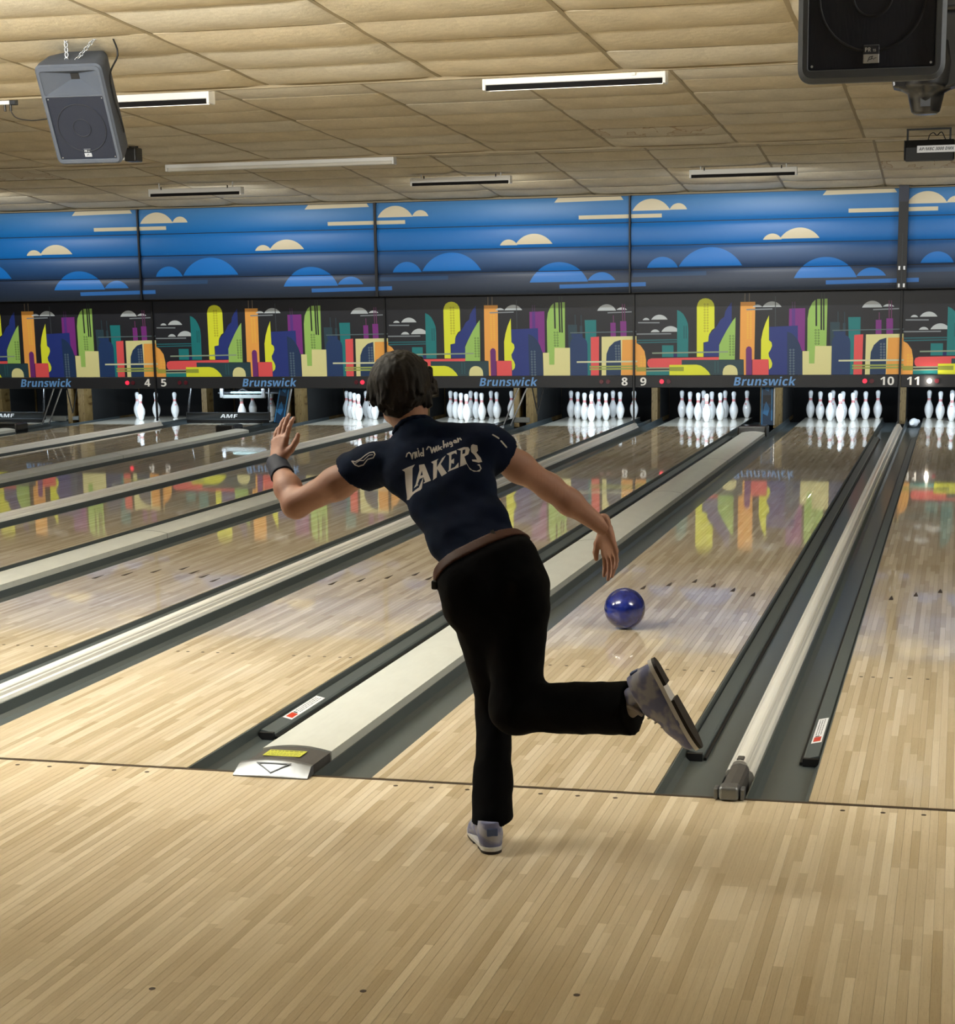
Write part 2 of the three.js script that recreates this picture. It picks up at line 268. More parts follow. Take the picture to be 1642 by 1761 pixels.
// bays: near edge z, far edge z, height at the near and far edges, tile columns in view
const bays = [[6.4, 0.3, 3.485, 3.17, -8, 6, 0], [0.3, -5.8, 3.485, 3.17, -8, 3, 1], [-5.8, -12.0, 3.485, 3.175, -8, 2, 1], [-12.0, -17.08, 3.45, 2.99, -11, 2, 1]];
bays.forEach(([za, zb, ya, yb, c0, c1, seen], n) => {
  const bay = new THREE.Group(); bay.name = 'ceiling_bay'; roof.add(bay);
  const slope = Math.atan2(yb - ya, za - zb), yAt = z => ya + (yb - ya) * (z - za) / (zb - za);
  const rows = Math.round((za - zb) / TZ), step = (za - zb) / rows;
  const firstRow = n === 1 ? 4 : 0;
  if (seen) for (let r = firstRow; r < rows; r++) for (let c = c0; c <= c1; c++) {
    const z = za - (r + 0.5) * step, x = gridX0 + (c - 0.5) * TX, stained = rnd() < 0.05;
    const t = part('tile', tileGeos[Math.floor(rnd() * 4)], tileMats[stained ? 3 : Math.floor(rnd() * 3)], bay);
    t.position.set(x, yAt(z) + rr(-0.002, 0.002), z); t.rotation.x = slope; t.rotation.y = rnd() < 0.5 ? 0 : Math.PI;
  }
  const plain = (xa, xb, z0, z1) => { const g = span(xa, xb, -0.012, 0.012, -(z0 - z1) / 2, (z0 - z1) / 2), u = g.attributes.uv, p = g.attributes.position; for (let i = 0; i < p.count; i++) u.setXY(i, p.getX(i) / 1.3, p.getZ(i) / 1.3); const m = part('tile_field', g, tileMats[0], bay); m.position.set(0, yAt((z0 + z1) / 2), (z0 + z1) / 2); m.rotation.x = slope; m.userData.kind = 'stuff'; };
  if (!seen) plain(-16.2, 8, za, zb);
  else { plain(-16.2, gridX0 + (c0 - 1) * TX - 0.01, za, zb); plain(gridX0 + c1 * TX + 0.01, 8, za, zb); if (firstRow) plain(gridX0 + (c0 - 1) * TX, gridX0 + c1 * TX, za, za - firstRow * step); }
  if (seen) for (let c = c0 - 1; c <= c1; c++) {
    const L = (za - zb) - firstRow * step, zc = zb + L / 2, m = part('runner', box(0.028, 0.012, L), runnerMat, bay); m.position.set(gridX0 + c * TX, yAt(zc) - 0.006, zc); m.rotation.x = slope;
  }
  part('edge_trim', span(-16.2, 8, yb - 0.03, yb + 0.012, zb - 0.012, zb + 0.02), runnerMat, bay);
  if (n < 3) part('riser', span(-16.2, 8, yb, bays[n + 1][2] + 0.03, zb - 0.01, zb + 0.004), tileMats[1], bay);
});
{ const bay = new THREE.Group(); bay.name = 'ceiling_bay'; roof.add(bay); part('tile_field', span(-16.2, 8, 3.4, 3.43, 6.4, 10), tileMats[0], bay).userData.kind = 'stuff'; }
const SKYLINE_PRINT = [
  ['#c3cbd0','c',158,708,46,29],
  ['#c3cbd0','c',332,712,108,63],
  ['#868e96','l',52,676,335,673,14],
  ['#c3cbd0','c',277,552,60,36],
  ['#c3cbd0','c',476,556,118,73],
  ['#868e96','l',33,530,488,531,14],
  ['#1a6670','l',33,450,563,454,14],
  ['#1a6670','l',33,419,563,426,14],
  ['#0f7b80','p',562,833,605,814,645,779,680,717,704,655,711,565,710,232,565,233],
  ['#0a4a55','d',654,622,655,476,9,12],
  ['#0a4a55','d',682,622,683,475,9,12],
  ['#0f7b80','p',368,384,518,383,519,233,368,234],
  ['#171f66','p',519,273,565,273,565,233,519,233],
  ['#e4ea35','p',817,867,828,912,851,950,890,972,930,977,970,970,1010,947,1037,907,1045,864,1048,596,1014,574,980,518,969,428,906,417,908,231,821,232],
  ['#8a7a20','d',919,899,922,561,11,16],
  ['#8a7a20','d',956,899,959,561,11,16],
  ['#1e3280','p',1266,923,1221,868,1184,807,1171,740,1121,701,1087,640,1048,585,1002,540,974,496,969,428,912,417,913,237,1108,236,1112,405,1191,538,1269,672],
  ['#f2aa50','p',1377,924,1567,924,1564,199,1535,194,1459,-14,1433,-14,1428,195,1376,200],
  ['#f7d24a','d',1471,787,1475,469,12,15],
  ['#f7d24a','d',1511,786,1515,469,12,15],
  ['#7a6a58','l',1434,1031,1433,926,10],
  ['#7a6a58','l',1490,1034,1490,927,10],
  ['#c3cbd0','c',1594,857,62,31],
  ['#c3cbd0','c',1778,855,121,70],
  ['#868e96','l',1454,826,1784,831,14],
  ['#9cc765','p',1317,733,1314,195,1108,196,1110,382,1146,460,1213,583,1280,689],
  ['#1d2a1c','d',1250,495,1253,257,8,17],
  ['#1d2a1c','d',1290,495,1293,257,8,17],
  ['#e8565a','p',225,218,1108,230,1108,191,626,191,626,131,464,128,464,97,202,99,181,122,173,161,185,201],
  ['#22414c','p',626,195,1428,191,1430,-25,627,-23],
  ['#2f6870','d',1059,168,1061,33,8,10],
  ['#2f6870','d',1097,168,1099,33,8,10],
  ['#0f7b80','p',161,59,464,58,465,-24,162,-23],
  ['#e4ea35','p',464,132,816,134,874,122,926,90,978,39,1010,-17,465,-24],
  ['#e3dfa0','p',1159,-17,1158,38,1167,78,1189,109,1223,126,1254,129,1288,124,1321,106,1344,75,1352,32,1353,-16],
  ['#9aa98f','l',161,90,464,92,15],
  ['#9aa98f','l',161,55,464,58,15],
  ['#98a43c','p',464,105,653,105,653,52,464,53],
  ['#8fa08a','l',237,284,1227,295,16],
  ['#f2aa50','p',-8,424,33,415,85,384,138,310,159,196,159,-26,-8,-25],
  ['#f7d24a','d',95,242,95,128,4,17],
  ['#f7d24a','d',136,241,136,127,4,17],
  ['#a3a045','p',-8,105,159,105,159,50,-8,50],
  ['#7d2a86','p',1996,832,2199,837,2203,302,1996,303],
  ['#5b2f8a','p',2030,834,2071,834,2075,608,2034,609],
  ['#4b2a55','l',2036,918,2038,832,10],
  ['#4b2a55','l',2066,918,2068,834,10],
  ['#3a4048','l',1820,987,1825,611,9],
  ['#1e3280','p',1745,606,2108,619,2112,441,2164,308,2176,-9,1748,-10],
  ['#17335c','p',1976,545,2037,520,2089,469,2135,391,2164,308,2178,-7,1985,-9],
  ['#8fa5a8','d',2020,314,2025,9,10,17],
  ['#8fa5a8','d',2060,314,2066,9,10,17],
  ['#e4ea35','p',1742,752,1699,656,1667,556,1646,445,1647,197,1745,196,1753,66,1786,97,1794,142,1779,187,1750,232,1744,277,1771,321,1788,366,1781,411,1747,439],
  ['#e8565a','p',1538,197,1746,196,1749,-12,1541,-12],
  ['#6e2a78','p',1459,-16,1454,324,1465,351,1491,364,1519,351,1530,323,1535,-14],
  ['#24404d','p',2513,659,2634,658,2643,282,2521,283],
  ['#24404d','p',2673,646,2706,646,2709,503,2676,503],
  ['#24404d','l',2609,790,2612,658,9],
  ['#24404d','l',2690,783,2693,646,9],
  ['#0f7b80','p',2737,717,2891,718,2893,501,2881,-3,2765,-2],
  ['#18386a','p',2540,416,2561,471,2594,498,2637,509,2693,505,2737,480,2762,447,2772,403,2776,-2,2544,-4],
  ['#18386a','p',2559,543,2708,541,2710,492,2560,493],
  ['#9cc765','p',2332,947,2286,904,2244,816,2229,706,2233,285,2254,285,2257,140,2326,142,2330,362,2473,361,2475,951],
  ['#171a20','p',2324,958,2344,958,2351,611,2331,611],
  ['#171a20','p',2387,957,2407,957,2415,561,2395,561],
  ['#171a20','p',2418,957,2436,957,2444,558,2426,558],
  ['#2c3a30','l',2400,1023,2401,952,9],
  ['#2c3a30','l',2435,1022,2435,951,9],
  ['#1d2a1c','d',2334,559,2338,390,6,17],
  ['#1d2a1c','d',2371,559,2374,389,6,17],
  ['#e3dfa0','p',2173,299,2256,298,2259,142,2326,142,2330,362,2539,361,2540,-5,2179,-8],
  ['#e8565a','p',2817,496,2929,503,2925,-1,2817,-3],
  ['#7d2a86','p',3078,680,3149,680,3153,499,3082,500],
  ['#7d2a86','p',3208,698,3290,697,3295,498,3213,498],
  ['#c3cbd0','c',3030,834,125,83],
  ['#c3cbd0','c',3231,842,71,33],
  ['#868e96','l',3042,807,3362,816,13],
  ['#6a3060','l',3119,773,3121,680,11],
  ['#6a3060','l',3237,919,3243,697,11],
  ['#6a3060','l',3266,918,3272,697,11],
  ['#5d7076','l',2543,554,3424,563,11],
  ['#e3dfa0','p',2962,501,3425,506,3424,2,2961,-1],
  ['#16365f','p',3215,457,3133,433,3064,368,3028,280,3022,181,3022,0,3218,1,3221,124],
  ['#f2aa50','p',3236,458,3427,459,3424,2,3222,1],
  ['#9aa9a8','d',3151,380,3156,207,6,17],
  ['#9aa9a8','d',3189,380,3194,207,6,17],
  ['#d6d8b4','l',2628,175,3435,179,19],
  ['#9fae5a','l',2799,113,3437,118,18],
  ['#9fae5a','l',2800,80,3438,86,18]];
const CLOUD_PRINT = [
  ['#d8cdb2','c',273,1014,242,145],
  ['#d8cdb2','c',618,1017,111,79],
  ['#d8cdb2','p',2409,1143,2440,1182,2482,1237,2524,1292,3204,1272,3262,1215,3309,1154],
  ['#d8cdb2','l',2728,950,3801,950,42],
  ['#d8cdb2','c',1800,623,117,74],
  ['#d8cdb2','c',2137,631,246,131],
  ['#0f70c6','c',416,307,198,133],
  ['#0f70c6','c',1026,315,401,233],
  ['#1d4169','l',33,221,977,228,46],
  ['#0f70c6','c',2462,148,386,252],
  ['#0f70c6','c',3022,161,180,102],
  ['#2f6db9','l',2470,90,3598,104,44]];
// ---------------------------------------------------------------- the printed panels above the pins
// drawn in millimetres from the panel's lower left corner; the print repeats from unit to unit
function drawPrint(g, rows, W, H, k, shift) {
  const X = x => (x + shift) * k, Y = y => (H - y) * k;
  for (const r of rows) {
    const [col, kind, ...a] = r; g.fillStyle = g.strokeStyle = col;
    if (kind === 'p') { g.beginPath(); for (let i = 0; i < a.length; i += 2) i ? g.lineTo(X(a[i]), Y(a[i + 1])) : g.moveTo(X(a[i]), Y(a[i + 1])); g.closePath(); g.fill(); }
    if (kind === 'l') { g.lineWidth = a[4] * 1.15 * k; g.beginPath(); g.moveTo(X(a[0]), Y(a[1])); g.lineTo(X(a[2]), Y(a[3])); g.stroke(); }
    if (kind === 'c') { // the part of a circle above a flat base
      const [cx, cy, hw, h] = a, R = (hw * hw + h * h) / (2 * h), t = Math.asin(Math.min(1, hw / R)); g.beginPath();
      for (let i = 0; i <= 24; i++) { const q = -t + 2 * t * i / 24, px = X(cx + R * Math.sin(q)), py = Y(cy + R * Math.cos(q) - (R - h)); i ? g.lineTo(px, py) : g.moveTo(px, py); } g.closePath(); g.fill();
    }
    if (kind === 'd') { const [x0, y0, x1, y1, n, s] = a; g.lineWidth = 4 * k; for (let i = 0; i < n; i++) { const t = i / (n - 1); g.beginPath(); g.arc(X(x0 + (x1 - x0) * t), Y(y0 + (y1 - y0) * t), s * 0.55 * k, 0, 7); g.stroke(); } }
  }
}
const PW = PITCH * 1000;
const skylineTex = canvasTexture(2048, 626, (g, w, h) => {
  const k = w / PW; g.fillStyle = '#191b24'; g.fillRect(0, 0, w, h);
  for (const s of [0, PW, -PW]) drawPrint(g, SKYLINE_PRINT, PW, 1036, k, s);
});
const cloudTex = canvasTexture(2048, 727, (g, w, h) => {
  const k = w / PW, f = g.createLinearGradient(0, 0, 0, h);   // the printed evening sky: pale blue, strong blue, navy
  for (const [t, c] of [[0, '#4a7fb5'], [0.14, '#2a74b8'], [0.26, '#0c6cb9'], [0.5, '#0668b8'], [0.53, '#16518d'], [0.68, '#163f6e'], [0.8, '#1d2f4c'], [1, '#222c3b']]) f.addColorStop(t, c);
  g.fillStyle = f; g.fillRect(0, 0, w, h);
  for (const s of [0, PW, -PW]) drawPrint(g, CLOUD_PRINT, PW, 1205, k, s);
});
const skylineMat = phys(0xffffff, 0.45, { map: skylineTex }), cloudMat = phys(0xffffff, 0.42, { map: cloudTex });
const font = await new FontLoader().loadAsync('fonts/droid/droid_sans_bold.typeface.json');
function text(str, size, depth, slant = 0, squash = 1) {
  const g = new TextGeometry(str, { font, size, depth, curveSegments: 4 }); g.computeBoundingBox();
  const b = g.boundingBox, cx = (b.min.x + b.max.x) / 2, p = g.attributes.position;
  for (let i = 0; i < p.count; i++) p.setX(i, (p.getX(i) - cx) * squash + slant * p.getY(i));
  g.computeVertexNormals(); return g;
}
const makerGeo = text('Brunswick', 0.108, 0.006, 0.2, 1.06), makerMat = std(0x6a9edb, 0.4), numberMat = std(0xf4f4f2, 0.4);
const ledOn = std(0xff4058, 0.3, { emissive: 0xff2040, emissiveIntensity: 0.55 }), ledOff = std(0x5a1c28, 0.3), ledFlash = std(0xffffff, 0.3, { emissive: 0xfff0d8, emissiveIntensity: 3 });
const ledGeo = new THREE.CylinderGeometry(0.028, 0.03, 0.014, 16).rotateX(Math.PI / 2);
const unitLeft = k => laneLeft[k] - NARROW / 2;
const stripMat = std(0x1b1d23, 0.5), postMat = std(0x101116, 0.45);
const WORD = ['', 'one', 'two', 'three', 'four', 'five', 'six', 'seven', 'eight', 'nine', 'ten', 'eleven'];
const unitNames = { 1: 'leftmost, cut off by the picture edge', 3: 'with the number four', 5: 'with the number five', 7: 'with the number eight', 9: 'between numbers nine and ten', 11: 'with the number eleven' };
for (const k of [1, 3, 5, 7, 9, 11]) {
  const x0 = k === 1 ? unitLeft(3) - PITCH : unitLeft(k);
  // the cloud panel: four curved boards one above the other
  const sky = thing('cloud_panel', `blue panel printed with clouds above the skyline unit ${unitNames[k]}`, 'panel', [x0, 1.742, SKY_Z], 'cloud panels');
  const joints = [0, 0.286, 0.581, 0.871, 1.205];
  for (let j = 0; j < 4; j++) {
    const ya = joints[j] + 0.005, yb = joints[j + 1] - 0.005, n = 10, pts = [[0.0, ya]];
    for (let i = 0; i <= n; i++) { const t = i / n; pts.push([0.012 + 0.022 * Math.pow(4 * t * (1 - t), 0.6), ya + (yb - ya) * t]); } pts.push([0, yb]);
    const s = new THREE.Shape(pts.map(p => new THREE.Vector2(p[0], p[1]))), L = PITCH - 0.03;
    const g = toCreasedNormals(new THREE.ExtrudeGeometry(s, { depth: L, bevelEnabled: false, steps: 1 }).rotateY(-Math.PI / 2).translate(PITCH - 0.015, 0, 0), 0.5), p = g.attributes.position, u = g.attributes.uv;
    // rotateY(-90 deg): depth runs along -x, the bulge along +z
    for (let i = 0; i < p.count; i++) u.setXY(i, p.getX(i) / PITCH, p.getY(i) / 1.205);
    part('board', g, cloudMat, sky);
  }
  part('backing', span(0.016, PITCH - 0.016, -0.004, 1.209, -0.03, 0.0), stripMat, sky);
  // the skyline unit
  const u = thing('skyline_unit', `masking unit printed with a bright city skyline ${unitNames[k]}`, 'panel', [x0, 0.521, MASK_Z], 'skyline units');
  const g = span(0.015, PITCH - 0.015, 0.16, 1.196, -0.03, 0), p = g.attributes.position, uv = g.attributes.uv;
  for (let i = 0; i < p.count; i++) uv.setXY(i, p.getX(i) / PITCH, (p.getY(i) - 0.16) / 1.036);
  part('printed_sheet', g, skylineMat, u);
  const strip = part('lower_rail', rbox(PITCH - 0.03, 0.158, 0.05, 0.008, PITCH / 2, 0.079, -0.01), stripMat, u);
  part('top_rail', span(0.015, PITCH - 0.015, 1.196, 1.215, -0.03, 0.012), stripMat, u);
  part('maker_name', makerGeo, makerMat, strip).position.set(1.695, 0.026, 0.0145);
  const num = (s, x) => part('lane_number', text(s, 0.104, 0.006, 0, 1.15), numberMat, strip).position.set(x, 0.03, 0.0145);
  num(String(k), k > 9 ? 0.165 : 0.125); num(String(k + 1), k + 1 > 9 ? 3.24 : 3.27);
  const state = { 9: [1, 0, 1, 0], 11: [2, 0, 0, 0], 7: [0, 0, 0, 0], 5: [0, 0, 0, 1], 3: [0, 0, 1, 0], 1: [0, 0, 0, 0] }[k];
  [0.367, 0.459, 2.963, 3.05].forEach((x, i) => part('indicator_lamp', ledGeo, [ledOff, ledOn, ledFlash][state[i]], strip).position.set(x, 0.08, 0.02));
  for (const q of [k, k + 1]) if (q >= 3 && q <= 11) { // a strip lamp over each pin deck, on the back of the rail
    const x = laneLeft[q] + LANE / 2 - x0, lamp = part('pin_lamp', merge([span(x - 0.5, x + 0.5, 0.12, 0.17, -0.42, -0.32), span(x - 0.4, x - 0.37, 0.13, 0.15, -0.33, -0.034), span(x + 0.37, x + 0.4, 0.13, 0.15, -0.33, -0.034)]), M.white, u);
    part('tube', new THREE.CylinderGeometry(0.016, 0.016, 0.3, 10).rotateZ(Math.PI / 2).translate(x, 0.1, -0.37), std(0xffffff, 0.4, { emissive: 0xe4f2ff, emissiveIntensity: 1.6 }), lamp);
    areaLight(x0 + x, 0.595, MASK_Z - 0.38, 0.9, 0.06, [0, -0.42, -0.9], LEVEL.pinLamp, 0xdcefff);
  }
  if (k === 11) { const l = new THREE.PointLight(0xfff0d8, 0.12); l.position.set(x0 + 0.367, 0.6, MASK_Z + 0.06); l.castShadow = true; scene.add(l); }
  if (k > 1) {
    const fat = k === 11, w = fat ? 0.115 : k === 7 ? 0.034 : 0.02, po = thing('panel_post', fat ? 'thick black post between the cloud panels right of centre' : `thin black post between cloud panels above number ${WORD[k]}`, 'post', [x0, 0, 0], 'posts between the panels');
    part('shaft', span(-w / 2, w / 2, 1.74, fat ? 2.98 : 2.95, SKY_Z + (w > 0.03 ? 0.036 : 0), SKY_Z + (fat ? 0.11 : 0.06)), postMat, po);
    part('lower_shaft', span(-0.012, 0.012, 0.07, 1.74, MASK_Z + 0.004, MASK_Z + 0.03), postMat, po);
    if (fat) { part('top_sleeve', span(-0.06, 0.06, 2.78, 2.96, SKY_Z + 0.036, SKY_Z + 0.116), std(0x2b3040, 0.5), po); for (const y of [1.78, 1.99]) for (const x of [-0.03, 0.03]) part('clamp', rbox(0.028, 0.05, 0.02, 0.004, x, y, SKY_Z + 0.118), M.steel, po); part('rib', span(-0.006, 0.006, 1.76, 2.4, SKY_Z + 0.108, SKY_Z + 0.116), M.darkMetal, po); }
  }
}

// ---------------------------------------------------------------- pits: partitions, lamps, pin tables, sweep bars
const kickWood = std(0xffffff, 0.6, { map: texture(128, 512, (x, y, c) => { const n = 22 * noise.noise(x / 16, y / 120, 7) + 14 * noise.noise(x / 5, y / 40, 3) - (noise.noise(x / 20, y / 30, 15) > 0.35 ? 30 : 0); c[0] = 112 + n; c[1] = 90 + n; c[2] = 50 + n; }) });
const kickSide = std(0x161717, 0.8), greyPlate = std(0x6d716f, 0.5);
const kickNames = { 2: 'left of lane three', 3: 'between lanes three and four', 4: 'below numbers four and five', 5: 'right of the raised hand', 6: 'behind the bowler\'s head', 7: 'left of rack eight', 8: 'below numbers eight and nine', 9: 'between the racks of nine and ten', 10: 'below numbers ten and eleven', 11: 'right of lane eleven' };
for (let k = 2; k <= 11; k++) {
  const wide = k % 2 === 1, w = wide ? WIDE : NARROW, x0 = laneLeft[k] + LANE;
  const t = thing('pit_partition', `worn wooden pit partition ${kickNames[k]}`, 'partition', [x0, 0, wide ? -18.0 : -18.78], 'wooden partitions between the pits');
  const xs = wide ? [[0.235, 0.3], [w - 0.33, w - 0.235]] : [[0.235, w - 0.235]];
  for (const [a, b] of xs) {
    part('front_edge', span(a - 0.004, b + 0.004, -0.06, 1.1, -0.07, 0.0), kickWood, t);
    part('side_board', span(a, b, -0.06, 1.1, wide ? -1.85 : -1.08, -0.071), kickWood, t);
    part('rubber_facing', span(a - 0.008, b + 0.008, 0.0, 0.62, wide ? -1.8 : -1.0, -0.25), kickSide, t);
  }
  if (wide) part('foot_plate', span(0.31, w - 0.34, 0.02, 0.07, -0.3, 0.02), greyPlate, t);
}
const flameTex = canvasTexture(128, 512, (g, w, h) => {
  g.fillStyle = '#163a5c'; g.fillRect(0, 0, w, h); g.fillStyle = '#0b1626'; g.fillRect(20, 190, 80, 90); g.fillStyle = '#2f78b8';
  for (const [x, y, s] of [[62, 90, 1], [52, 340, 1.2]]) { g.beginPath(); g.moveTo(x, y - 70 * s); g.lineTo(x + 30 * s, y - 8 * s); g.lineTo(x + 14 * s, y + 62 * s); g.lineTo(x - 26 * s, y + 40 * s); g.lineTo(x - 18 * s, y - 12 * s); g.closePath(); g.fill(); }
  g.fillStyle = '#3b8fd0'; g.fillRect(8, 0, 8, h); g.fillRect(104, 40, 10, h - 90);
});
const guardMat = phys(0xffffff, 0.4, { map: flameTex });
for (const [k, lean, label] of [[9, 0, 'narrow blue printed guard panel left of rack ten'], [5, 0.22, 'slanted blue printed guard panel above the raised hand']]) {
  const t = thing('ball_lift_guard', label, 'guard', [laneLeft[k] + LANE + 0.385, 0.02, -17.42], 'blue guards at the ball lifts');
  const s = part('panel', rbox(0.17, 0.62, 0.03, 0.008, 0, 0.31, 0), guardMat, t); s.rotation.z = -lean;
  const e = part('edge_strip', rbox(0.018, 0.62, 0.04, 0.005, 0.09, 0.31, 0.004), M.steel, t); e.rotation.z = -lean;
}
for (const [x, label] of [[-10.70, 'pair of bright slanted steel rods beside lane three'], [-3.84, 'pair of thin slanted steel rods right of the lane seven rack']]) {
  const t = thing('ball_lift_rods', label, 'rods', [x, 0, -17.36], 'steel lift rods at the pits');
  part('rod', rod([-0.04, 0.0, 0.05], [0.2, 0.56, 0.05], 0.011), M.steel, t); part('rod', rod([0.06, 0.01, 0.03], [0.31, 0.56, 0.03], 0.011), M.steel, t);
  part('brace', rod([0.34, 0.56, -0.02], [0.42, 0.16, -0.02], 0.009), M.darkMetal, t); part('brace', rod([0.52, 0.56, -0.02], [0.42, 0.16, -0.02], 0.009), M.darkMetal, t);
  part('bracket', rbox(0.22, 0.07, 0.04, 0.01, 0.2, 0.08, -0.02), greyPlate, t);
}
const plasticLogo = std(0xe9edf0, 0.4), amfGeo = text('AMF', 0.052, 0.004, 0.25, 1.7), sweepMat = phys(0x20272c, 0.35, { clearcoat: 0.4 });
for (const [xa, xb, label] of [[-12.15, -10.9, 'dark sweep bar lowered across lane three at the left edge'], [laneLeft[5] - 0.06, laneLeft[5] + LANE + 0.14, 'dark sweep bar lowered in front of the lane five pins']]) {
  const cx = (xa + xb) / 2, L = xb - xa, t = thing('sweep_bar', label, 'sweep bar', [cx, 0, -17.66], 'lowered sweep bars');
  const b = part('blade', rbox(L, 0.105, 0.03, 0.01, 0, 0.105, 0), sweepMat, t);
  part('ridge', rbox(L, 0.012, 0.02, 0.004, 0, 0.152, 0.014), M.darkMetal, b); part('ridge', rbox(L, 0.012, 0.02, 0.004, 0, 0.056, 0.014), M.darkMetal, b);
  part('lettering', amfGeo, plasticLogo, b).position.set(0.02, 0.08, 0.0165);
  part('rubber_lip', span(-L / 2, L / 2, 0.006, 0.052, -0.006, 0.006), M.rubber, t);
  for (const s of [-1, 1]) part('arm', merge([rod([s * (L / 2 - 0.01), 0.1, -0.02], [s * (L / 2 - 0.03), 0.56, -0.14], 0.014), rbox(0.04, 0.12, 0.05, 0.01, s * (L / 2 - 0.01), 0.1, -0.02)]), M.blackGloss, t);
}
{
  const t = thing('pin_table', 'bright metal pin table lowered over the pins of lane five', 'pin table', [-7.8, 0.352, -18.1]);
  part('deck', rbox(0.98, 0.025, 0.9, 0.006, 0.02, 0.06, -0.3), M.darkMetal, t);
  part('front_rail', rbox(0.66, 0.05, 0.03, 0.008, 0.0, 0.02, 0.32), greyPlate, t);
  part('front_plate', rbox(0.5, 0.03, 0.06, 0.008, 0.05, 0.075, 0.3), std(0x9fb6b2, 0.35, { metalness: 0.7 }), t);
  for (const x of [-0.33, 0.3]) part('bracket', rbox(0.05, 0.13, 0.05, 0.01, x, 0.07, 0.33), M.steel, t);
  for (const [x, z] of [[0, 0.1], [-0.15, -0.16], [0.15, -0.16], [-0.3, -0.42], [0, -0.42], [0.3, -0.42]]) part('pin_cup', new THREE.CylinderGeometry(0.05, 0.058, 0.07, 14, 1, true).translate(x, 0.02, z), M.darkMetal, t);
  part('hose', tube([[-0.1, 0.08, 0.3], [-0.02, 0.12, 0.32], [0.06, 0.09, 0.31]], 0.012), M.rubber, t);
}
// ---------------------------------------------------------------- pins
const inch = 0.0254, pinOutline = [[0, 0], [1.015, 0], [1.06, 0.1], [1.414, 0.75], [1.953, 2.25], [2.255, 3.375], [2.383, 4.5], [2.282, 5.875], [1.852, 7.25], [1.236, 8.625], [0.983, 9.375], [0.899, 10], [0.935, 10.875], [1.047, 11.75], [1.203, 12.625], [1.274, 13.5], [1.16, 14.3], [0.8, 14.8], [0.35, 14.97], [0, 15]];
const pinCurve = new THREE.CatmullRomCurve3(pinOutline.slice(2, 17).map(p => new THREE.Vector3(p[0] * inch, p[1] * inch, 0))).getPoints(30).map(p => new THREE.Vector2(p.x, p.y));
const pinGeo = new THREE.LatheGeometry([new THREE.Vector2(0, 0), new THREE.Vector2(1.015 * inch, 0), ...pinCurve, new THREE.Vector2(0.8 * inch, 14.8 * inch), new THREE.Vector2(0.35 * inch, 14.97 * inch), new THREE.Vector2(0, 15 * inch)], 24);
const pinR = y => { for (let i = 1; i < pinCurve.length; i++) if (pinCurve[i].y >= y) { const a = pinCurve[i - 1], b = pinCurve[i], t = (y - a.y) / (b.y - a.y); return a.x + (b.x - a.x) * t; } return 0.03; };
const band = (y0, y1) => { const p = []; for (let i = 0; i <= 4; i++) { const y = y0 + (y1 - y0) * i / 4; p.push(new THREE.Vector2(pinR(y) + 0.0006, y)); } return new THREE.LatheGeometry(p, 24); };
const stripeGeos = [band(0.2455, 0.2545), band(0.262, 0.271)];
function crownGeo() { // a small crown mark printed on the belly
  const pos = [], put = (a, y) => { const r = pinR(y) + 0.0007; pos.push(r * Math.sin(a), y, r * Math.cos(a)); };
  const quad = (a0, a1, y0, y1) => { put(a0, y0); put(a1, y0); put(a1, y1); put(a0, y0); put(a1, y1); put(a0, y1); };
  quad(-0.34, 0.34, 0.178, 0.186); for (let i = 0; i < 3; i++) { const a = -0.34 + i * 0.227; put(a, 0.188); put(a + 0.227, 0.188); put(a + 0.113, 0.208); }
  const g = new THREE.BufferGeometry(); g.setAttribute('position', new THREE.Float32BufferAttribute(pos, 3)); g.computeVertexNormals(); return g;
}
const pinMat = phys(0xf3f5f6, 0.25, { clearcoat: 0.6, clearcoatRoughness: 0.08 }), crown = crownGeo();
const SPOT = { 1: [0, 0], 2: [-0.1524, -0.264], 3: [0.1524, -0.264], 4: [-0.3048, -0.528], 5: [0, -0.528], 6: [0.3048, -0.528], 7: [-0.4572, -0.792], 8: [-0.1524, -0.792], 9: [0.1524, -0.792], 10: [0.4572, -0.792] };
const SPOT_NAME = { 1: 'front pin', 2: 'left pin of the second row', 3: 'right pin of the second row', 4: 'left pin of the third row', 5: 'middle pin of the third row', 6: 'right pin of the third row', 7: 'leftmost back-row pin', 8: 'second back-row pin from left', 9: 'third back-row pin from left', 10: 'rightmost back-row pin' };
const rackName = { 4: 'of the four left standing below number four', 5: 'under the pin table of lane five', 6: 'in the rack just left of the bowler\'s head', 7: 'in the rack just right of the bowler\'s head', 8: 'in the rack below number eight', 9: 'in the rack below number nine', 10: 'in the rack below number ten', 11: 'in the rack at the right picture edge' };
const protoPin = new THREE.Group(); part('pin_body', pinGeo, pinMat, protoPin); for (const g of stripeGeos) part('stripe', g, M.red, protoPin); part('crown_mark', crown, std(0xe2565f, 0.4), protoPin);
function pin(k, n, name) {
  const p = protoPin.clone(); p.name = numbered('bowling_pin'); p.rotation.y = rr(0, 6.28);
  p.userData = { label: name || `white ${SPOT_NAME[n]} ${rackName[k]}`, category: 'bowling pin', group: `pins on lane ${k}` }; scene.add(p);
  p.position.set(laneLeft[k] + LANE / 2 + SPOT[n][0], 0.0005, -18.288 + SPOT[n][1]); return p;
}
pin(4, 1, 'frontmost white pin of the four left standing below number four'); pin(4, 4, 'white pin half hidden behind the front one below number four'); pin(4, 5, 'white pin behind the post below number four'); pin(4, 6, 'rightmost white pin of the four below number five');
pin(5, 1, 'brightest white pin under the pin table of lane five'); pin(5, 8, 'greyish middle pin under the pin table of lane five'); pin(5, 9, 'greyish right pin under the pin table of lane five');
for (const k of [6, 7, 8, 9, 10]) for (let n = 1; n <= 10; n++) pin(k, n);
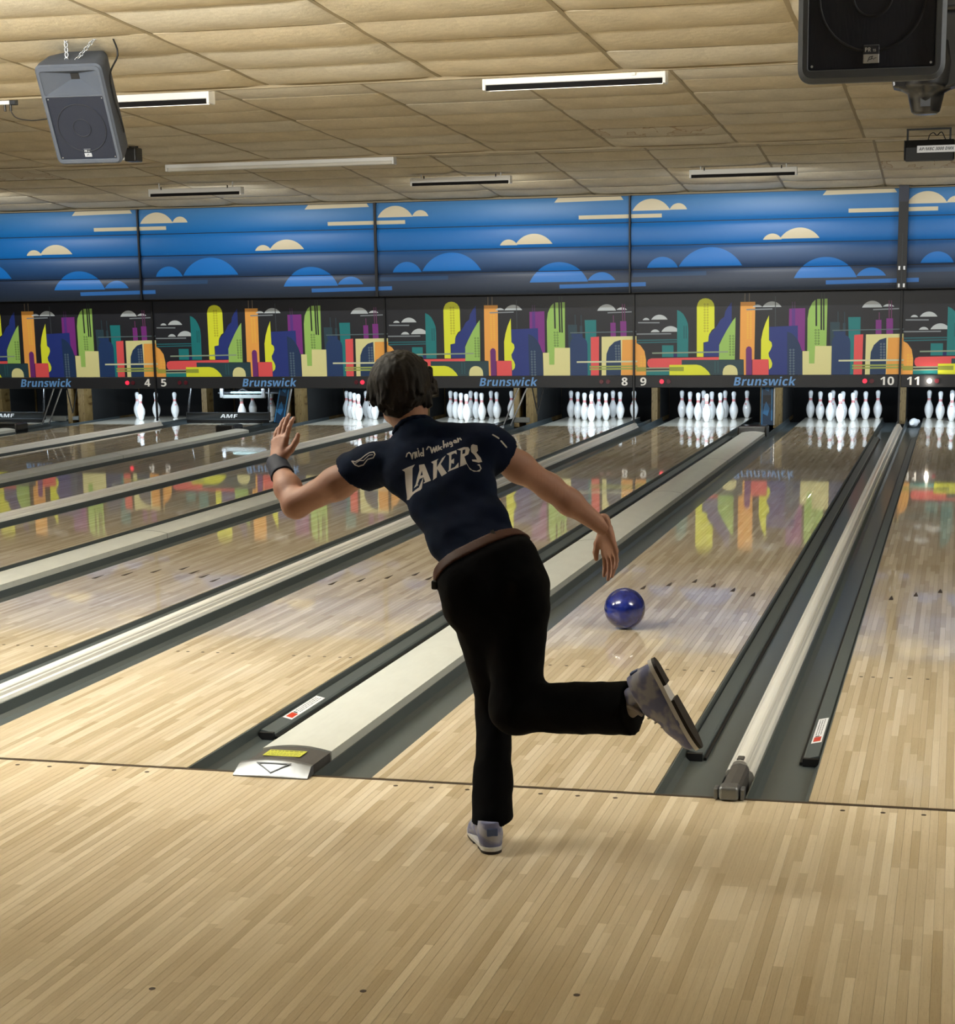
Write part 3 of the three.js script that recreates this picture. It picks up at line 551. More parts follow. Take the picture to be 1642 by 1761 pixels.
for (let n = 1; n <= 10; n++) pin(11, n);
{ const p = pin(11, 1, 'white pin lying in the gutter left of the rightmost rack'); p.rotation.set(-Math.PI / 2, 0, 0.05, 'YXZ'); p.rotation.y = -0.25; p.position.set(1.47, 0.0, -18.1); }
// ---------------------------------------------------------------- strip lights under the ceiling steps
const tubeMat = std(0xffffff, 0.4, { emissive: 0xfff4e4, emissiveIntensity: 1.2 }), reflectorMat = std(0x14151a, 0.35, { metalness: 0.3 });
function stripLight(label, xa, xb, top, z, { shield = true, hooks = 'clip', level = 0, up = 0, tilt = -0.45, color = 0xf6f6f0 } = {}) {
  const cx = (xa + xb) / 2, L = xb - xa, t = thing('strip_light', label, 'light', [cx, top, z], 'strip lights under the ceiling');
  part('housing', rbox(L, 0.056, 0.1, 0.006, 0, -0.028, 0), M.white, t);
  for (const s of [-1, 1]) part('end_cap', rbox(0.022, 0.09, 0.11, 0.006, s * (L / 2 - 0.008), -0.045, 0), M.whitePlastic, t);
  if (shield) { const g = box(L - 0.04, 0.036, 0.006); g.rotateX(-0.25); part('shade_wing', g.translate(0, -0.074, 0.04), reflectorMat, t); }
  else part('lens', rbox(L - 0.04, 0.036, 0.09, 0.012, 0, -0.072, 0), std(0xdedbd2, 0.5), t);
  if (shield) part('tube', new THREE.CylinderGeometry(0.015, 0.015, L - 0.06, 10).rotateZ(Math.PI / 2).translate(0, -0.074, -0.02), tubeMat, t);
  if (hooks === 'clip') for (const s of [-0.36, 0.36]) part('hook', rbox(0.012, 0.035, 0.012, 0.003, s * L, 0.004, 0.052), M.black, t);
  if (hooks === 'tab') part('hook', rbox(0.028, 0.075, 0.014, 0.004, 0.33 * L, 0.0, 0.056), M.whitePlastic, t);
  for (const s of [-0.4, 0.4]) part('hanger', box(0.012, 0.12, 0.012).translate(s * L, 0.06, 0), M.white, t);
  if (level) areaLight(cx, top - 0.09, z - 0.05, L - 0.06, 0.07, [0, -1, tilt], level, color);
  if (up) areaLight(cx, top - 0.045, z - 0.085, L - 0.06, 0.05, [0, 0.8, -0.6], up, color);
  return t;
}
stripLight('white strip light with black underside, nearest, top centre', -1.07, 0.15, 3.159, -5.9, { hooks: 'tab', level: LEVEL.laneRow, up: LEVEL.up });
stripLight('white strip light partly hidden behind the left loudspeaker', -4.225, -3.005, 3.15, -5.86, { hooks: 'none', level: LEVEL.laneRow, up: LEVEL.up });
stripLight('long plain white strip light without dark underside, left of centre', -6.2, -3.66, 3.165, -12.08, { shield: false, hooks: 'none' });
stripLight('small far strip light with black underside, leftmost of the far three', -7.75, -6.53, 3.082, -14.94, { level: LEVEL.maskRow });
stripLight('small far strip light with black underside, middle of the far three', -4.35, -3.13, 3.112, -14.9, { level: LEVEL.maskRow });
stripLight('small far strip light with black underside, rightmost of the far three', -1.03, 0.19, 3.113, -15.0, { level: LEVEL.maskRow });
// the same rows go on outside the picture; the seat row is added fill
stripLight('strip light of the far row beyond the left picture edge', -11.1, -9.9, 3.1, -15.0, { level: LEVEL.maskRow });
stripLight('strip light of the far row beyond the right picture edge', 2.3, 3.5, 3.1, -15.0, { level: LEVEL.maskRow });
stripLight('bright strip light above the foul line, left of the bowler', -3.4, -0.98, 3.15, 0.22, { level: LEVEL.foulRow, up: LEVEL.up * 2, tilt: -1.8 });
stripLight('bright strip light above the foul line, far left', -7.4, -4.98, 3.15, 0.22, { level: LEVEL.foulRow, up: LEVEL.up * 2, tilt: -1.8 });
stripLight('dimmer strip light above the foul line, right', 3.3, 5.7, 3.15, 0.22, { level: LEVEL.foulRow * 0.7, up: LEVEL.up * 1.6, tilt: -1.8 });
for (const [x, side] of [[-6.5, 'left'], [-2, 'middle'], [2.5, 'right']]) stripLight(`${side} one of the added fill strip lights over the seats behind the camera`, x - 1.2, x + 1.2, 3.15, 6.3, { level: LEVEL.fillRow, up: LEVEL.fillUp, tilt: 0 });  // unseen lamps added behind the camera as general fill light

// ---------------------------------------------------------------- loudspeakers
const cabinet = std(0x4d535e, 0.62, { bumpMap: tileBump, bumpScale: 0.0008 }), grille = std(0x0f1729, 0.6, { bumpMap: scuff, bumpScale: 0.001 }), coneMat = std(0x141824, 0.65);
const badgeTex = canvasTexture(256, 256, (g, w, h) => {
  g.fillStyle = '#262b35'; g.fillRect(0, 0, w, h / 2); g.fillStyle = '#a9adb4'; g.fillRect(0, h / 2, w, h / 2); g.fillStyle = '#c5c8cc'; g.font = 'bold 84px sans-serif'; g.fillText('PR', 18, 92); g.font = 'bold 50px sans-serif'; g.fillText('15', 150, 92);
  g.strokeStyle = '#20242c'; g.lineWidth = 12; g.beginPath(); g.moveTo(70, 232); g.lineTo(100, 170); g.lineTo(150, 158); g.lineTo(128, 196); g.lineTo(92, 204); g.stroke(); g.lineWidth = 8; g.beginPath(); g.moveTo(120, 204); g.lineTo(150, 188); g.lineTo(168, 202); g.lineTo(190, 184); g.lineTo(214, 182); g.stroke();
});
function loudspeaker(label, pos, yaw, tilt) {
  // cabinet 0.46 x 0.69 x 0.38, front towards +z, origin at the middle of the top edge of the front
  const t = thing('loudspeaker', label, 'loudspeaker', pos); t.rotation.set(tilt, yaw, 0, 'YXZ');
  const W = 0.46, H = 0.69, D = 0.36, r = 0.05;
  const rr4 = (w, h, r, x = 0, y = 0) => { const s = new THREE.Shape(); s.moveTo(x - w / 2 + r, y - h / 2); s.lineTo(x + w / 2 - r, y - h / 2); s.quadraticCurveTo(x + w / 2, y - h / 2, x + w / 2, y - h / 2 + r); s.lineTo(x + w / 2, y + h / 2 - r); s.quadraticCurveTo(x + w / 2, y + h / 2, x + w / 2 - r, y + h / 2); s.lineTo(x - w / 2 + r, y + h / 2); s.quadraticCurveTo(x - w / 2, y + h / 2, x - w / 2, y + h / 2 - r); s.lineTo(x - w / 2, y - h / 2 + r); s.quadraticCurveTo(x - w / 2, y - h / 2, x - w / 2 + r, y - h / 2); return s; };
  // tapering body: rounded rectangles lofted back
  const ring = (w, h, z) => rr4(w, h, r).getPoints(6).slice(0, -1).map(p => [p.x, p.y - H / 2, z]);
  const rings = [ring(W - 0.03, H - 0.03, 0), ring(W, H, -0.015), ring(W, H, -0.07), ring(W * 0.93, H * 0.97, -0.2), ring(W * 0.66, H * 0.86, -D)], n = rings[0].length, pos2 = [], idx = [];
  rings.forEach(q => q.forEach(p => pos2.push(...p)));
  for (let i = 0; i < rings.length - 1; i++) for (let j = 0; j < n; j++) { const a = i * n + j, b = i * n + (j + 1) % n, c = a + n, e = b + n; idx.push(a, c, b, b, c, e); }
  const back = rings.length - 1; for (let j = 1; j < n - 1; j++) idx.push(back * n, back * n + j + 1, back * n + j);
  const bg = new THREE.BufferGeometry(); bg.setAttribute('position', new THREE.Float32BufferAttribute(pos2, 3)); bg.setIndex(idx);
  const body = toCreasedNormals(bg.toNonIndexed(), 0.6); body.setAttribute('uv', new THREE.Float32BufferAttribute(new Float32Array(body.attributes.position.count * 2), 2)); { const p = body.attributes.position, u = body.attributes.uv; for (let i = 0; i < p.count; i++) u.setXY(i, (p.getX(i) + p.getZ(i)) * 3, p.getY(i) * 3); }
  part('cabinet', body, cabinet, t);
  // front frame with two openings
  const f = rr4(W - 0.03, H - 0.03, r - 0.012, 0, 0); const hornHole = rr4(0.4, 0.17, 0.02, 0, 0.222), grilleHole = rr4(0.4, 0.44, 0.012, 0, -0.088);
  f.holes.push(new THREE.Path(hornHole.getPoints(6).reverse()), new THREE.Path(grilleHole.getPoints(4).reverse()));
  part('front_frame', new THREE.ExtrudeGeometry(f, { depth: 0.012, bevelEnabled: true, bevelThickness: 0.003, bevelSize: 0.003, bevelSegments: 1 }).translate(0, -H / 2, -0.012), cabinet, t);
  // horn flare: four walls running back to the throat
  const hy = 0.222 - H / 2, o = [[-0.2, -0.085], [0.2, -0.085], [0.2, 0.085], [-0.2, 0.085]], i4 = [[-0.03, -0.012], [0.03, -0.012], [0.03, 0.03], [-0.03, 0.03]], hp = [];
  for (let k = 0; k < 4; k++) { const a = o[k], b = o[(k + 1) % 4], c = i4[k], e = i4[(k + 1) % 4]; for (const p of [[...a, 0], [...b, 0], [...e, -0.1], [...a, 0], [...e, -0.1], [...c, -0.1]]) hp.push(p[0], p[1] + hy, p[2]); }
  const hg = new THREE.BufferGeometry(); hg.setAttribute('position', new THREE.Float32BufferAttribute(hp, 3)); hg.computeVertexNormals();
  const horn = part('horn', hg, cabinet, t); part('throat', box(0.064, 0.046, 0.01, 0, hy + 0.008, -0.106), M.black, horn);
  const gr = part('grille', rbox(0.398, 0.438, 0.012, 0.006, 0, -0.088 - H / 2, -0.012), grille, t);
  part('woofer_ring', new THREE.TorusGeometry(0.165, 0.006, 6, 40).translate(0, -0.088 - H / 2, -0.0075), coneMat, gr); part('woofer_cap', new THREE.TorusGeometry(0.06, 0.006, 6, 30).translate(0, -0.088 - H / 2, -0.008), coneMat, gr);
  part('badge', rbox(0.05, 0.056, 0.006, 0.003, 0, -0.262 - H / 2, -0.004), std(0xffffff, 0.4, { map: badgeTex }), t);
  for (const [x, y] of [[-0.185, 0.115], [0.185, 0.115], [-0.185, -0.293], [0.185, -0.293]]) part('screw', new THREE.CylinderGeometry(0.004, 0.004, 0.003, 8).rotateX(Math.PI / 2).translate(x, y - H / 2, -0.005), M.steel, gr);
  return t;
}
function chain(a, b, n, parent) { // links turned alternately
  const A = new THREE.Vector3(...a), B = new THREE.Vector3(...b), d = B.clone().sub(A), q = new THREE.Quaternion().setFromUnitVectors(new THREE.Vector3(0, 1, 0), d.clone().normalize());
  const gs = []; for (let i = 0; i < n; i++) { const g = new THREE.TorusGeometry(0.011, 0.0032, 5, 12); g.scale(1, 1.5, 1); if (i % 2) g.rotateY(Math.PI / 2); g.applyQuaternion(q); const p = A.clone().addScaledVector(d, (i + 0.5) / n); g.translate(p.x, p.y, p.z); gs.push(g.toNonIndexed()); }
  return part('chain', mergeGeometries(gs), M.steel, parent);
}
const spL = loudspeaker('grey loudspeaker hung from the ceiling by two chains, left', [-3.085, 3.1, -3.92], 0.10, 0.5); spL.scale.setScalar(0.9);
spL.updateMatrixWorld(true);
{ const loc = p => spL.worldToLocal(new THREE.Vector3(...p)).toArray();
  chain(loc([-3.12, 3.262, -4.0]), [-0.03, -0.012, -0.1], 9, spL); chain(loc([-2.92, 3.262, -4.0]), [0.03, -0.012, -0.1], 9, spL);
  part('cable', tube([loc([-2.83, 3.262, -4.02]), loc([-2.79, 3.16, -4.0]), [0.24, -0.12, -0.1], [0.24, -0.5, -0.12], [0.2, -0.56, -0.22]], 0.006), M.black, spL);
  part('hanging_eye', new THREE.TorusGeometry(0.012, 0.004, 6, 12).translate(-0.03, -0.002, -0.1), M.steel, spL); }
const spR = loudspeaker('large grey loudspeaker cut off by the top right picture edge', [1.752, 3.08, 0.05], 0.06, 0.06);
spR.updateMatrixWorld(true);
{ const loc = p => spR.worldToLocal(new THREE.Vector3(...p)).toArray(); chain(loc([1.68, 3.46, -0.05]), [-0.06, -0.01, -0.1], 11, spR); chain(loc([1.84, 3.46, -0.05]), [0.06, -0.01, -0.1], 11, spR); }

// ---------------------------------------------------------------- effect lights and small fittings on the ceiling
{
  const t = thing('moving_head_light', 'black moving head stage light behind the right loudspeaker', 'stage light', [1.845, 0, -3.5]), Y = 2.60;
  part('base', rbox(0.34, 0.16, 0.3, 0.03, 0, 3.15, 0), M.blackGloss, t);
  for (const s of [-1, 1]) { const sh = new THREE.Shape([[0, 0.52], [0.06, 0.5], [0.075, 0.3], [0.05, 0.14], [-0.02, 0.12], [-0.03, 0.2], [-0.02, 0.52]].map(p => new THREE.Vector2(s * (0.1 + p[0]), Y + p[1]))); part('yoke_arm', new THREE.ExtrudeGeometry(sh, { depth: 0.14, bevelEnabled: true, bevelThickness: 0.012, bevelSize: 0.012, bevelSegments: 2 }).translate(0, 0, -0.07), M.blackGloss, t); }
  const prof = [[0, 0.0], [0.056, 0.0], [0.07, 0.012], [0.084, 0.07], [0.09, 0.1], [0.12, 0.115], [0.135, 0.14], [0.145, 0.24], [0.13, 0.34], [0.06, 0.38], [0, 0.385]].map(p => new THREE.Vector2(...p));
  const h = part('head', new THREE.LatheGeometry(prof, 28).translate(0, Y, 0), M.blackGloss, t); part('lens_plate', rbox(0.05, 0.05, 0.006, 0.002, 0, Y + 0.055, 0.078), M.charcoal, h);
}
{
  const t = thing('strobe_light', 'black strobe bar with white lettered label at the right edge', 'strobe light', [1.72, 2.9, -11.3]);
  const sec = [[0.0, 0.16], [0.16, 0.16], [0.2, 0.1], [0.18, 0.0], [0.02, 0.0], [-0.04, 0.06]], s = new THREE.Shape(sec.map(p => new THREE.Vector2(p[0] - 0.09, p[1])));
  part('body', new THREE.ExtrudeGeometry(s, { depth: 0.42, bevelEnabled: true, bevelThickness: 0.012, bevelSize: 0.01, bevelSegments: 1 }).rotateY(-Math.PI / 2).translate(0.21, 0, 0), M.black, t);
  const hood = new THREE.Shape([[-0.05, 0.17], [0.13, 0.17], [0.19, 0.1], [0.12, 0.0], [0.0, 0.0]].map(p => new THREE.Vector2(p[0] - 0.05, p[1]))); part('end_plate', new THREE.ExtrudeGeometry(hood, { depth: 0.012, bevelEnabled: false }).rotateY(-Math.PI / 2).translate(-0.215, 0, 0), M.charcoal, t);
  const lt = canvasTexture(512, 96, (g, w, h) => { g.fillStyle = '#d8dade'; g.fillRect(0, 0, w, h); g.fillStyle = '#17181c'; g.font = 'italic bold 58px sans-serif'; g.fillText('AP/MBC 3000 DMX', 24, 66, 464); });
  const lab = part('label_plate', rbox(0.34, 0.062, 0.004, 0.001, 0.06, 0.085, 0.122), std(0xffffff, 0.4, { map: lt }), t); lab.rotation.x = 0.0;
  part('bracket', merge([box(0.018, 0.14, 0.025, -0.2, 0.2, 0.02), box(0.018, 0.14, 0.025, 0.18, 0.2, 0.02), box(0.4, 0.014, 0.03, -0.01, 0.268, 0.02)]), M.black, t);
  part('cable', tube([[-0.02, 0.16, 0.0], [0.0, 0.22, 0.01], [0.03, 0.235, 0.01], [0.06, 0.21, 0.02], [0.1, 0.24, 0.0], [0.14, 0.17, 0.0]], 0.005), M.black, t);
}
{
  const t = thing('wall_adapter', 'small white power adapter with cable at the left edge', 'adapter', [-4.56, 3.09, -5.86]);
  part('case', rbox(0.085, 0.05, 0.05, 0.006, -0.02, 0.05, 0), M.whitePlastic, t); part('side_case', rbox(0.045, 0.055, 0.05, 0.006, 0.045, 0.05, -0.002), M.charcoal, t);
  for (const x of [-0.02, 0.025]) part('plug', rod([x, 0.026, 0.01], [x, -0.02, 0.01], 0.009), M.blackGloss, t);
  part('cable', tube([[0.025, -0.02, 0.01], [0.05, -0.06, 0.0], [0.15, -0.085, -0.02], [0.3, -0.075, -0.05]], 0.004), M.black, t);
  part('mount', box(0.02, 0.09, 0.02, 0, 0.1, -0.02), M.charcoal, t);
}
{
  const t = thing('small_projector', 'small black box with white front beside the left loudspeaker', 'projector', [-5.86, 3.06, -10.5]);
  part('body', rbox(0.12, 0.13, 0.16, 0.012, 0.03, 0.07, 0), M.blackGloss, t); part('front', rbox(0.035, 0.11, 0.12, 0.006, -0.045, 0.075, 0.03), M.whitePlastic, t); part('knob', new THREE.CylinderGeometry(0.014, 0.014, 0.03, 12).translate(0.07, 0.15, 0), M.black, t); part('mount', box(0.02, 0.12, 0.02, 0.0, 0.19, 0), M.black, t);
}
const SHIRT_PRINT = [
  ['p',-80,134,-33,128,-46,120,-83,46,-75,43,-57,42,-42,57,-28,69,-50,32,-57,29,-104,41,-111,50,-106,54,-74,123],
  ['p',-23,118,-6,111,-12,42,-36,45,-38,48,-31,49,-28,68,-42,70,-56,57,-54,52,-73,54,-61,62,-29,102],
  ['p',16,106,43,105,35,100,25,76,54,100,69,102,41,81,45,36,25,35,24,70,9,41,-7,39,-3,43,20,96],
  ['p',73,105,107,101,102,84,97,92,86,92,77,74,88,74,79,55,73,63,62,43,76,42,94,51,87,34,49,38,56,44,78,94],
  ['p',109,102,134,100,146,94,147,85,135,69,120,64,117,40,117,20,122,7,133,0,147,5,149,17,144,23,153,25,152,8,141,-4,124,0,116,12,115,34,100,33,90,35,94,37,119,92],
  ['p',158,97,164,98,175,88,169,72,161,67,166,47,164,33,152,30,136,38,137,45,152,42,152,59,147,75,152,89],
  ['h',-35,80,-27,78,-23,95],
  ['h',125,91,134,90,127,76,118,76],
  ['s',3.9,-47,167,-40,174,-33,174,-30,167,-33,150,-22,165,-16,164,-23,147,-11,163,-16,147],
  ['s',3.9,-3,164,-9,145],
  ['s',3.9,-2,171,-2,170],
  ['s',3.9,14,164,4,139],
  ['s',3.9,6,148,2,153,-3,149,-2,142,5,142],
  ['s',3.9,23,155,32,162,37,157,33,135,46,152,43,134,55,152,51,134],
  ['s',3.9,62,151,57,134],
  ['s',3.9,70,141,65,142,62,136,66,131],
  ['s',3.9,84,161,75,133,82,144,87,143,84,131],
  ['s',3.9,93,145,90,131],
  ['s',3.9,106,139,102,143,97,138,99,133,106,137,102,124,97,124],
  ['s',3.9,121,139,116,142,112,136,115,131,121,137,120,129],
  ['s',3.9,129,144,125,128,131,139,136,140,137,131],
  ['s',3.2,-214,275,-204,264,-183,259,-148,258,-135,253,-135,242,-145,234,-165,241,-185,238,-202,245,-210,257,-214,275],
  ['s',2.4,-206,259,-190,257,-178,248,-154,250,-143,245],
  ['s',5.0,237,105,248,91],
  ['s',5.0,252,81,258,64]];
// ---------------------------------------------------------------- the bowling ball
{
  const ballTex = texture(512, 256, (x, y, c) => { const a = x / 512 * 6.2832, b = (y / 256 - 0.5) * 3.1416, X = Math.cos(a) * Math.cos(b), Y = Math.sin(b), Z = Math.sin(a) * Math.cos(b); const n = noise.noise(X * 2.2 + 3, Y * 2.2, Z * 2.2) + 0.5 * noise.noise(X * 6, Y * 6 + 4, Z * 6); c[0] = 15 + 12 * n; c[1] = 29 + 18 * n; c[2] = 100 + 38 * n; });
  const s = new Brush(new THREE.SphereGeometry(0.1085, 64, 48)), ev = new Evaluator(); s.updateMatrixWorld(); let cur = s;
  for (const [a, b, r] of [[0, 0, 0.013], [0.28, 0.12, 0.011], [0.28, -0.12, 0.011]]) { const h = new Brush(new THREE.CylinderGeometry(r, r, 0.07, 18)); h.position.set(Math.sin(a) * 0.1085, Math.cos(a) * Math.cos(b) * 0.1085, Math.sin(b) * 0.1085); h.rotation.set(b, 0, -a); h.updateMatrixWorld(); ev.useGroups = false; cur = ev.evaluate(cur, h, SUBTRACTION); }
  const ball = single('bowling_ball', 'shiny dark blue bowling ball rolling on the lane', 'ball', cur.geometry, phys(0xffffff, 0.16, { map: ballTex, clearcoat: 0.5, clearcoatRoughness: 0.12 }), [0.385, 0.109, -3.1]);
  ball.rotation.set(-2.3, 0.4, 0);
}

// ---------------------------------------------------------------- the bowler: smooth unions of tapered capsules, meshed with surface nets
const V = (...a) => new THREE.Vector3(...a), lerp3 = (a, b, t) => a.map((v, i) => v + (b[i] - v) * t);
function capsule(a, b, ra, rb, k = 0.03, o = {}) { // o.n, o.f: flattened by f along n; o.cut: [point, normal] keeps the side against the normal
  const ab = [b[0] - a[0], b[1] - a[1], b[2] - a[2]], L2 = ab[0] ** 2 + ab[1] ** 2 + ab[2] ** 2 || 1e-9, n = o.n, q = n ? 1 / o.f - 1 : 0, g = n ? (1 + o.f) / 2 : 1, R = Math.max(ra, rb) + k;
  const d = (x, y, z) => {
    let px = x - a[0], py = y - a[1], pz = z - a[2];
    if (n) { const t0 = Math.max(0, Math.min(1, (px * ab[0] + py * ab[1] + pz * ab[2]) / L2)), s = ((px - ab[0] * t0) * n[0] + (py - ab[1] * t0) * n[1] + (pz - ab[2] * t0) * n[2]) * q; px += n[0] * s; py += n[1] * s; pz += n[2] * s; }
    const t = Math.max(0, Math.min(1, (px * ab[0] + py * ab[1] + pz * ab[2]) / L2)), dx = px - ab[0] * t, dy = py - ab[1] * t, dz = pz - ab[2] * t;
    let v = (Math.sqrt(dx * dx + dy * dy + dz * dz) - ra - (rb - ra) * t) * g;
    if (o.cut) { const [c, m] = o.cut; v = Math.max(v, (x - c[0]) * m[0] + (y - c[1]) * m[1] + (z - c[2]) * m[2]); }
    return v;
  };
  return { d, k, lo: a.map((v, i) => Math.min(v, b[i]) - R), hi: a.map((v, i) => Math.max(v, b[i]) + R) };
}
function mesh(prims, cell, post, pad = 0.02) {
  const lo = [0, 1, 2].map(i => Math.min(...prims.map(p => p.lo[i])) - pad), hi = [0, 1, 2].map(i => Math.max(...prims.map(p => p.hi[i])) + pad), N = [0, 1, 2].map(i => Math.ceil((hi[i] - lo[i]) / cell) + 1), [nx, ny, nz] = N;
  const F = new Float32Array(nx * ny * nz).fill(0.5);
  for (const p of prims) {
    const a = [0, 1, 2].map(i => Math.max(0, Math.floor((p.lo[i] - lo[i]) / cell) - 2)), b = [0, 1, 2].map(i => Math.min(N[i] - 1, Math.ceil((p.hi[i] - lo[i]) / cell) + 2));
    for (let z = a[2]; z <= b[2]; z++) for (let y = a[1]; y <= b[1]; y++) for (let x = a[0]; x <= b[0]; x++) {
      const i = (z * ny + y) * nx + x, d = p.d(lo[0] + x * cell, lo[1] + y * cell, lo[2] + z * cell), f = F[i], h = Math.max(p.k - Math.abs(f - d), 0) / p.k; F[i] = Math.min(f, d) - h * h * p.k * 0.25;
    }
  }
  if (post) for (let z = 0, i = 0; z < nz; z++) for (let y = 0; y < ny; y++) for (let x = 0; x < nx; x++, i++) if (F[i] < 0.06) F[i] = post(lo[0] + x * cell, lo[1] + y * cell, lo[2] + z * cell, F[i]);
  const id = new Int32Array(nx * ny * nz).fill(-1), pos = [], idx = [], at = (x, y, z) => F[(z * ny + y) * nx + x];
  for (let z = 0; z < nz - 1; z++) for (let y = 0; y < ny - 1; y++) for (let x = 0; x < nx - 1; x++) {
    let m = 0; const v = [];
    for (let c = 0; c < 8; c++) { const f = at(x + (c & 1), y + (c >> 1 & 1), z + (c >> 2)); v.push(f); if (f < 0) m |= 1 << c; }
    if (m === 0 || m === 255) continue;
    let sx = 0, sy = 0, sz = 0, n = 0;
    for (let c = 0; c < 8; c++) for (const e of [1, 2, 4]) if (!(c & e)) { const q = c | e; if ((v[c] < 0) !== (v[q] < 0)) { const t = v[c] / (v[c] - v[q]); sx += (c & 1) + (e === 1 ? t : 0); sy += (c >> 1 & 1) + (e === 2 ? t : 0); sz += (c >> 2) + (e === 4 ? t : 0); n++; } }
    id[(z * ny + y) * nx + x] = pos.length / 3; pos.push(lo[0] + (x + sx / n) * cell, lo[1] + (y + sy / n) * cell, lo[2] + (z + sz / n) * cell);
  }
  const I = (x, y, z) => id[(z * ny + y) * nx + x], quad = (a, b, c, d, flip) => flip ? idx.push(a, c, b, a, d, c) : idx.push(a, b, c, a, c, d);
  for (let z = 1; z < nz - 1; z++) for (let y = 1; y < ny - 1; y++) for (let x = 1; x < nx - 1; x++) {
    const f = at(x, y, z) < 0;
    if (f !== at(x + 1, y, z) < 0) quad(I(x, y - 1, z - 1), I(x, y, z - 1), I(x, y, z), I(x, y - 1, z), !f);
    if (f !== at(x, y + 1, z) < 0) quad(I(x - 1, y, z - 1), I(x - 1, y, z), I(x, y, z), I(x, y, z - 1), !f);
    if (f !== at(x, y, z + 1) < 0) quad(I(x - 1, y - 1, z), I(x, y - 1, z), I(x, y, z), I(x - 1, y, z), !f);
  }
  const g = new THREE.BufferGeometry(); g.setAttribute('position', new THREE.Float32BufferAttribute(pos, 3)); g.setIndex(idx); g.computeVertexNormals(); return g;
}
const J = {
  pelvL: [0.557, 0.880, 0.640], pelvR: [0.716, 0.943, 0.600], pelv: [0.642, 0.872, 0.630], waist: [0.582, 0.929, 0.585], chest: [0.443, 1.090, 0.460], neckB: [0.302, 1.310, 0.332], neckT: [0.272, 1.362, 0.295],
  shL: [0.190, 1.204, 0.370], shR: [0.555, 1.254, 0.330], elL: [-0.130, 1.050, 0.320], wrL: [-0.251, 1.176, 0.170], elR: [0.721, 1.101, 0.140], wrR: [0.890, 0.945, 0.020], head: [0.246, 1.418, 0.262],
  hipL: [0.595, 0.777, 0.630], hipR: [0.727, 0.835, 0.620], kneeL: [0.601, 0.414, 0.500], ankL: [0.648, 0.078, 0.700], kneeR: [0.722, 0.452, 0.660], ankR: [1.128, 0.496, 0.780],
};
// torso frame: e1 to the bowler's right, eu up the spine, en out of the back
const e1 = [0.845, 0.437, -0.308], eu = [-0.534, 0.704, -0.468], en = [0.012, 0.560, 0.829], O = J.chest;
const T = (u, v, w = 0) => [0, 1, 2].map(i => O[i] + e1[i] * u + eu[i] * v + en[i] * w);
const dot3 = (a, b) => a[0] * b[0] + a[1] * b[1] + a[2] * b[2], sub3 = (a, b) => [a[0] - b[0], a[1] - b[1], a[2] - b[2]], unit = a => { const l = Math.hypot(...a); return a.map(v => v / l); };
const vOf = (x, y, z) => (x - O[0]) * eu[0] + (y - O[1]) * eu[1] + (z - O[2]) * eu[2];
const BASE = [0.66, 0, 0.70];
const bowler = thing('person', 'bowler seen from behind in navy team shirt, one leg kicked back', 'person', BASE);
const place = (name, g, mat, parent = bowler) => part(name, g.translate(-BASE[0], -BASE[1], -BASE[2]), mat, parent);

// --- hands
function hand(W, F, Lat, N, curl, thumbOut) { // F fingers, Lat towards the thumb, N palm side
  F = unit(F); Lat = unit(sub3(Lat, F.map(v => v * dot3(Lat, F)))); N = unit(sub3(sub3(N, F.map(v => v * dot3(N, F))), Lat.map(v => v * dot3(N, Lat))));
  const P = (f, l, n = 0) => [0, 1, 2].map(i => W[i] + F[i] * f + Lat[i] * l + N[i] * n), out = [];
  const off = [0.031, 0.0105, -0.0105, -0.030], len = [0.088, 0.092, 0.087, 0.078], fl = [0.07, 0.078, 0.072, 0.057];
  out.push(capsule(P(-0.03, 0), P(0.02, 0), 0.0265, 0.025, 0.02, { n: N, f: 0.75 }));
  off.forEach((o, i) => {
    out.push(capsule(P(0.01, o * 0.55), P(len[i], o), 0.0135, 0.0118, 0.014));
    let a = P(len[i], o), ang = curl[i] * 0.5; const sp = o * 0.9;
    [0.5, 0.29, 0.21].forEach((s, j) => { const l = fl[i] * s * 1.12, c = Math.cos(ang), q = Math.sin(ang), b = [0, 1, 2].map(k => a[k] + l * (F[k] * c + N[k] * q + Lat[k] * sp * 3)); out.push(capsule(a, b, 0.0098 - j * 0.0011 - (i === 3 ? 0.001 : 0), 0.0089 - j * 0.0011 - (i === 3 ? 0.001 : 0), 0.004)); a = b; ang += curl[i]; });
  });
  const t0 = P(0.018, 0.02, 0.004), t1 = P(0.05, 0.043 + thumbOut * 0.012, 0.012), t2 = P(0.08, 0.052 + thumbOut * 0.022, 0.018), t3 = P(0.103, 0.054 + thumbOut * 0.024, 0.02);
  out.push(capsule(t0, t1, 0.015, 0.0125, 0.014), capsule(t1, t2, 0.0118, 0.0105, 0.006), capsule(t2, t3, 0.0105, 0.0082, 0.005)); return out;
}
const skinMat = phys(0x946b58, 0.6);
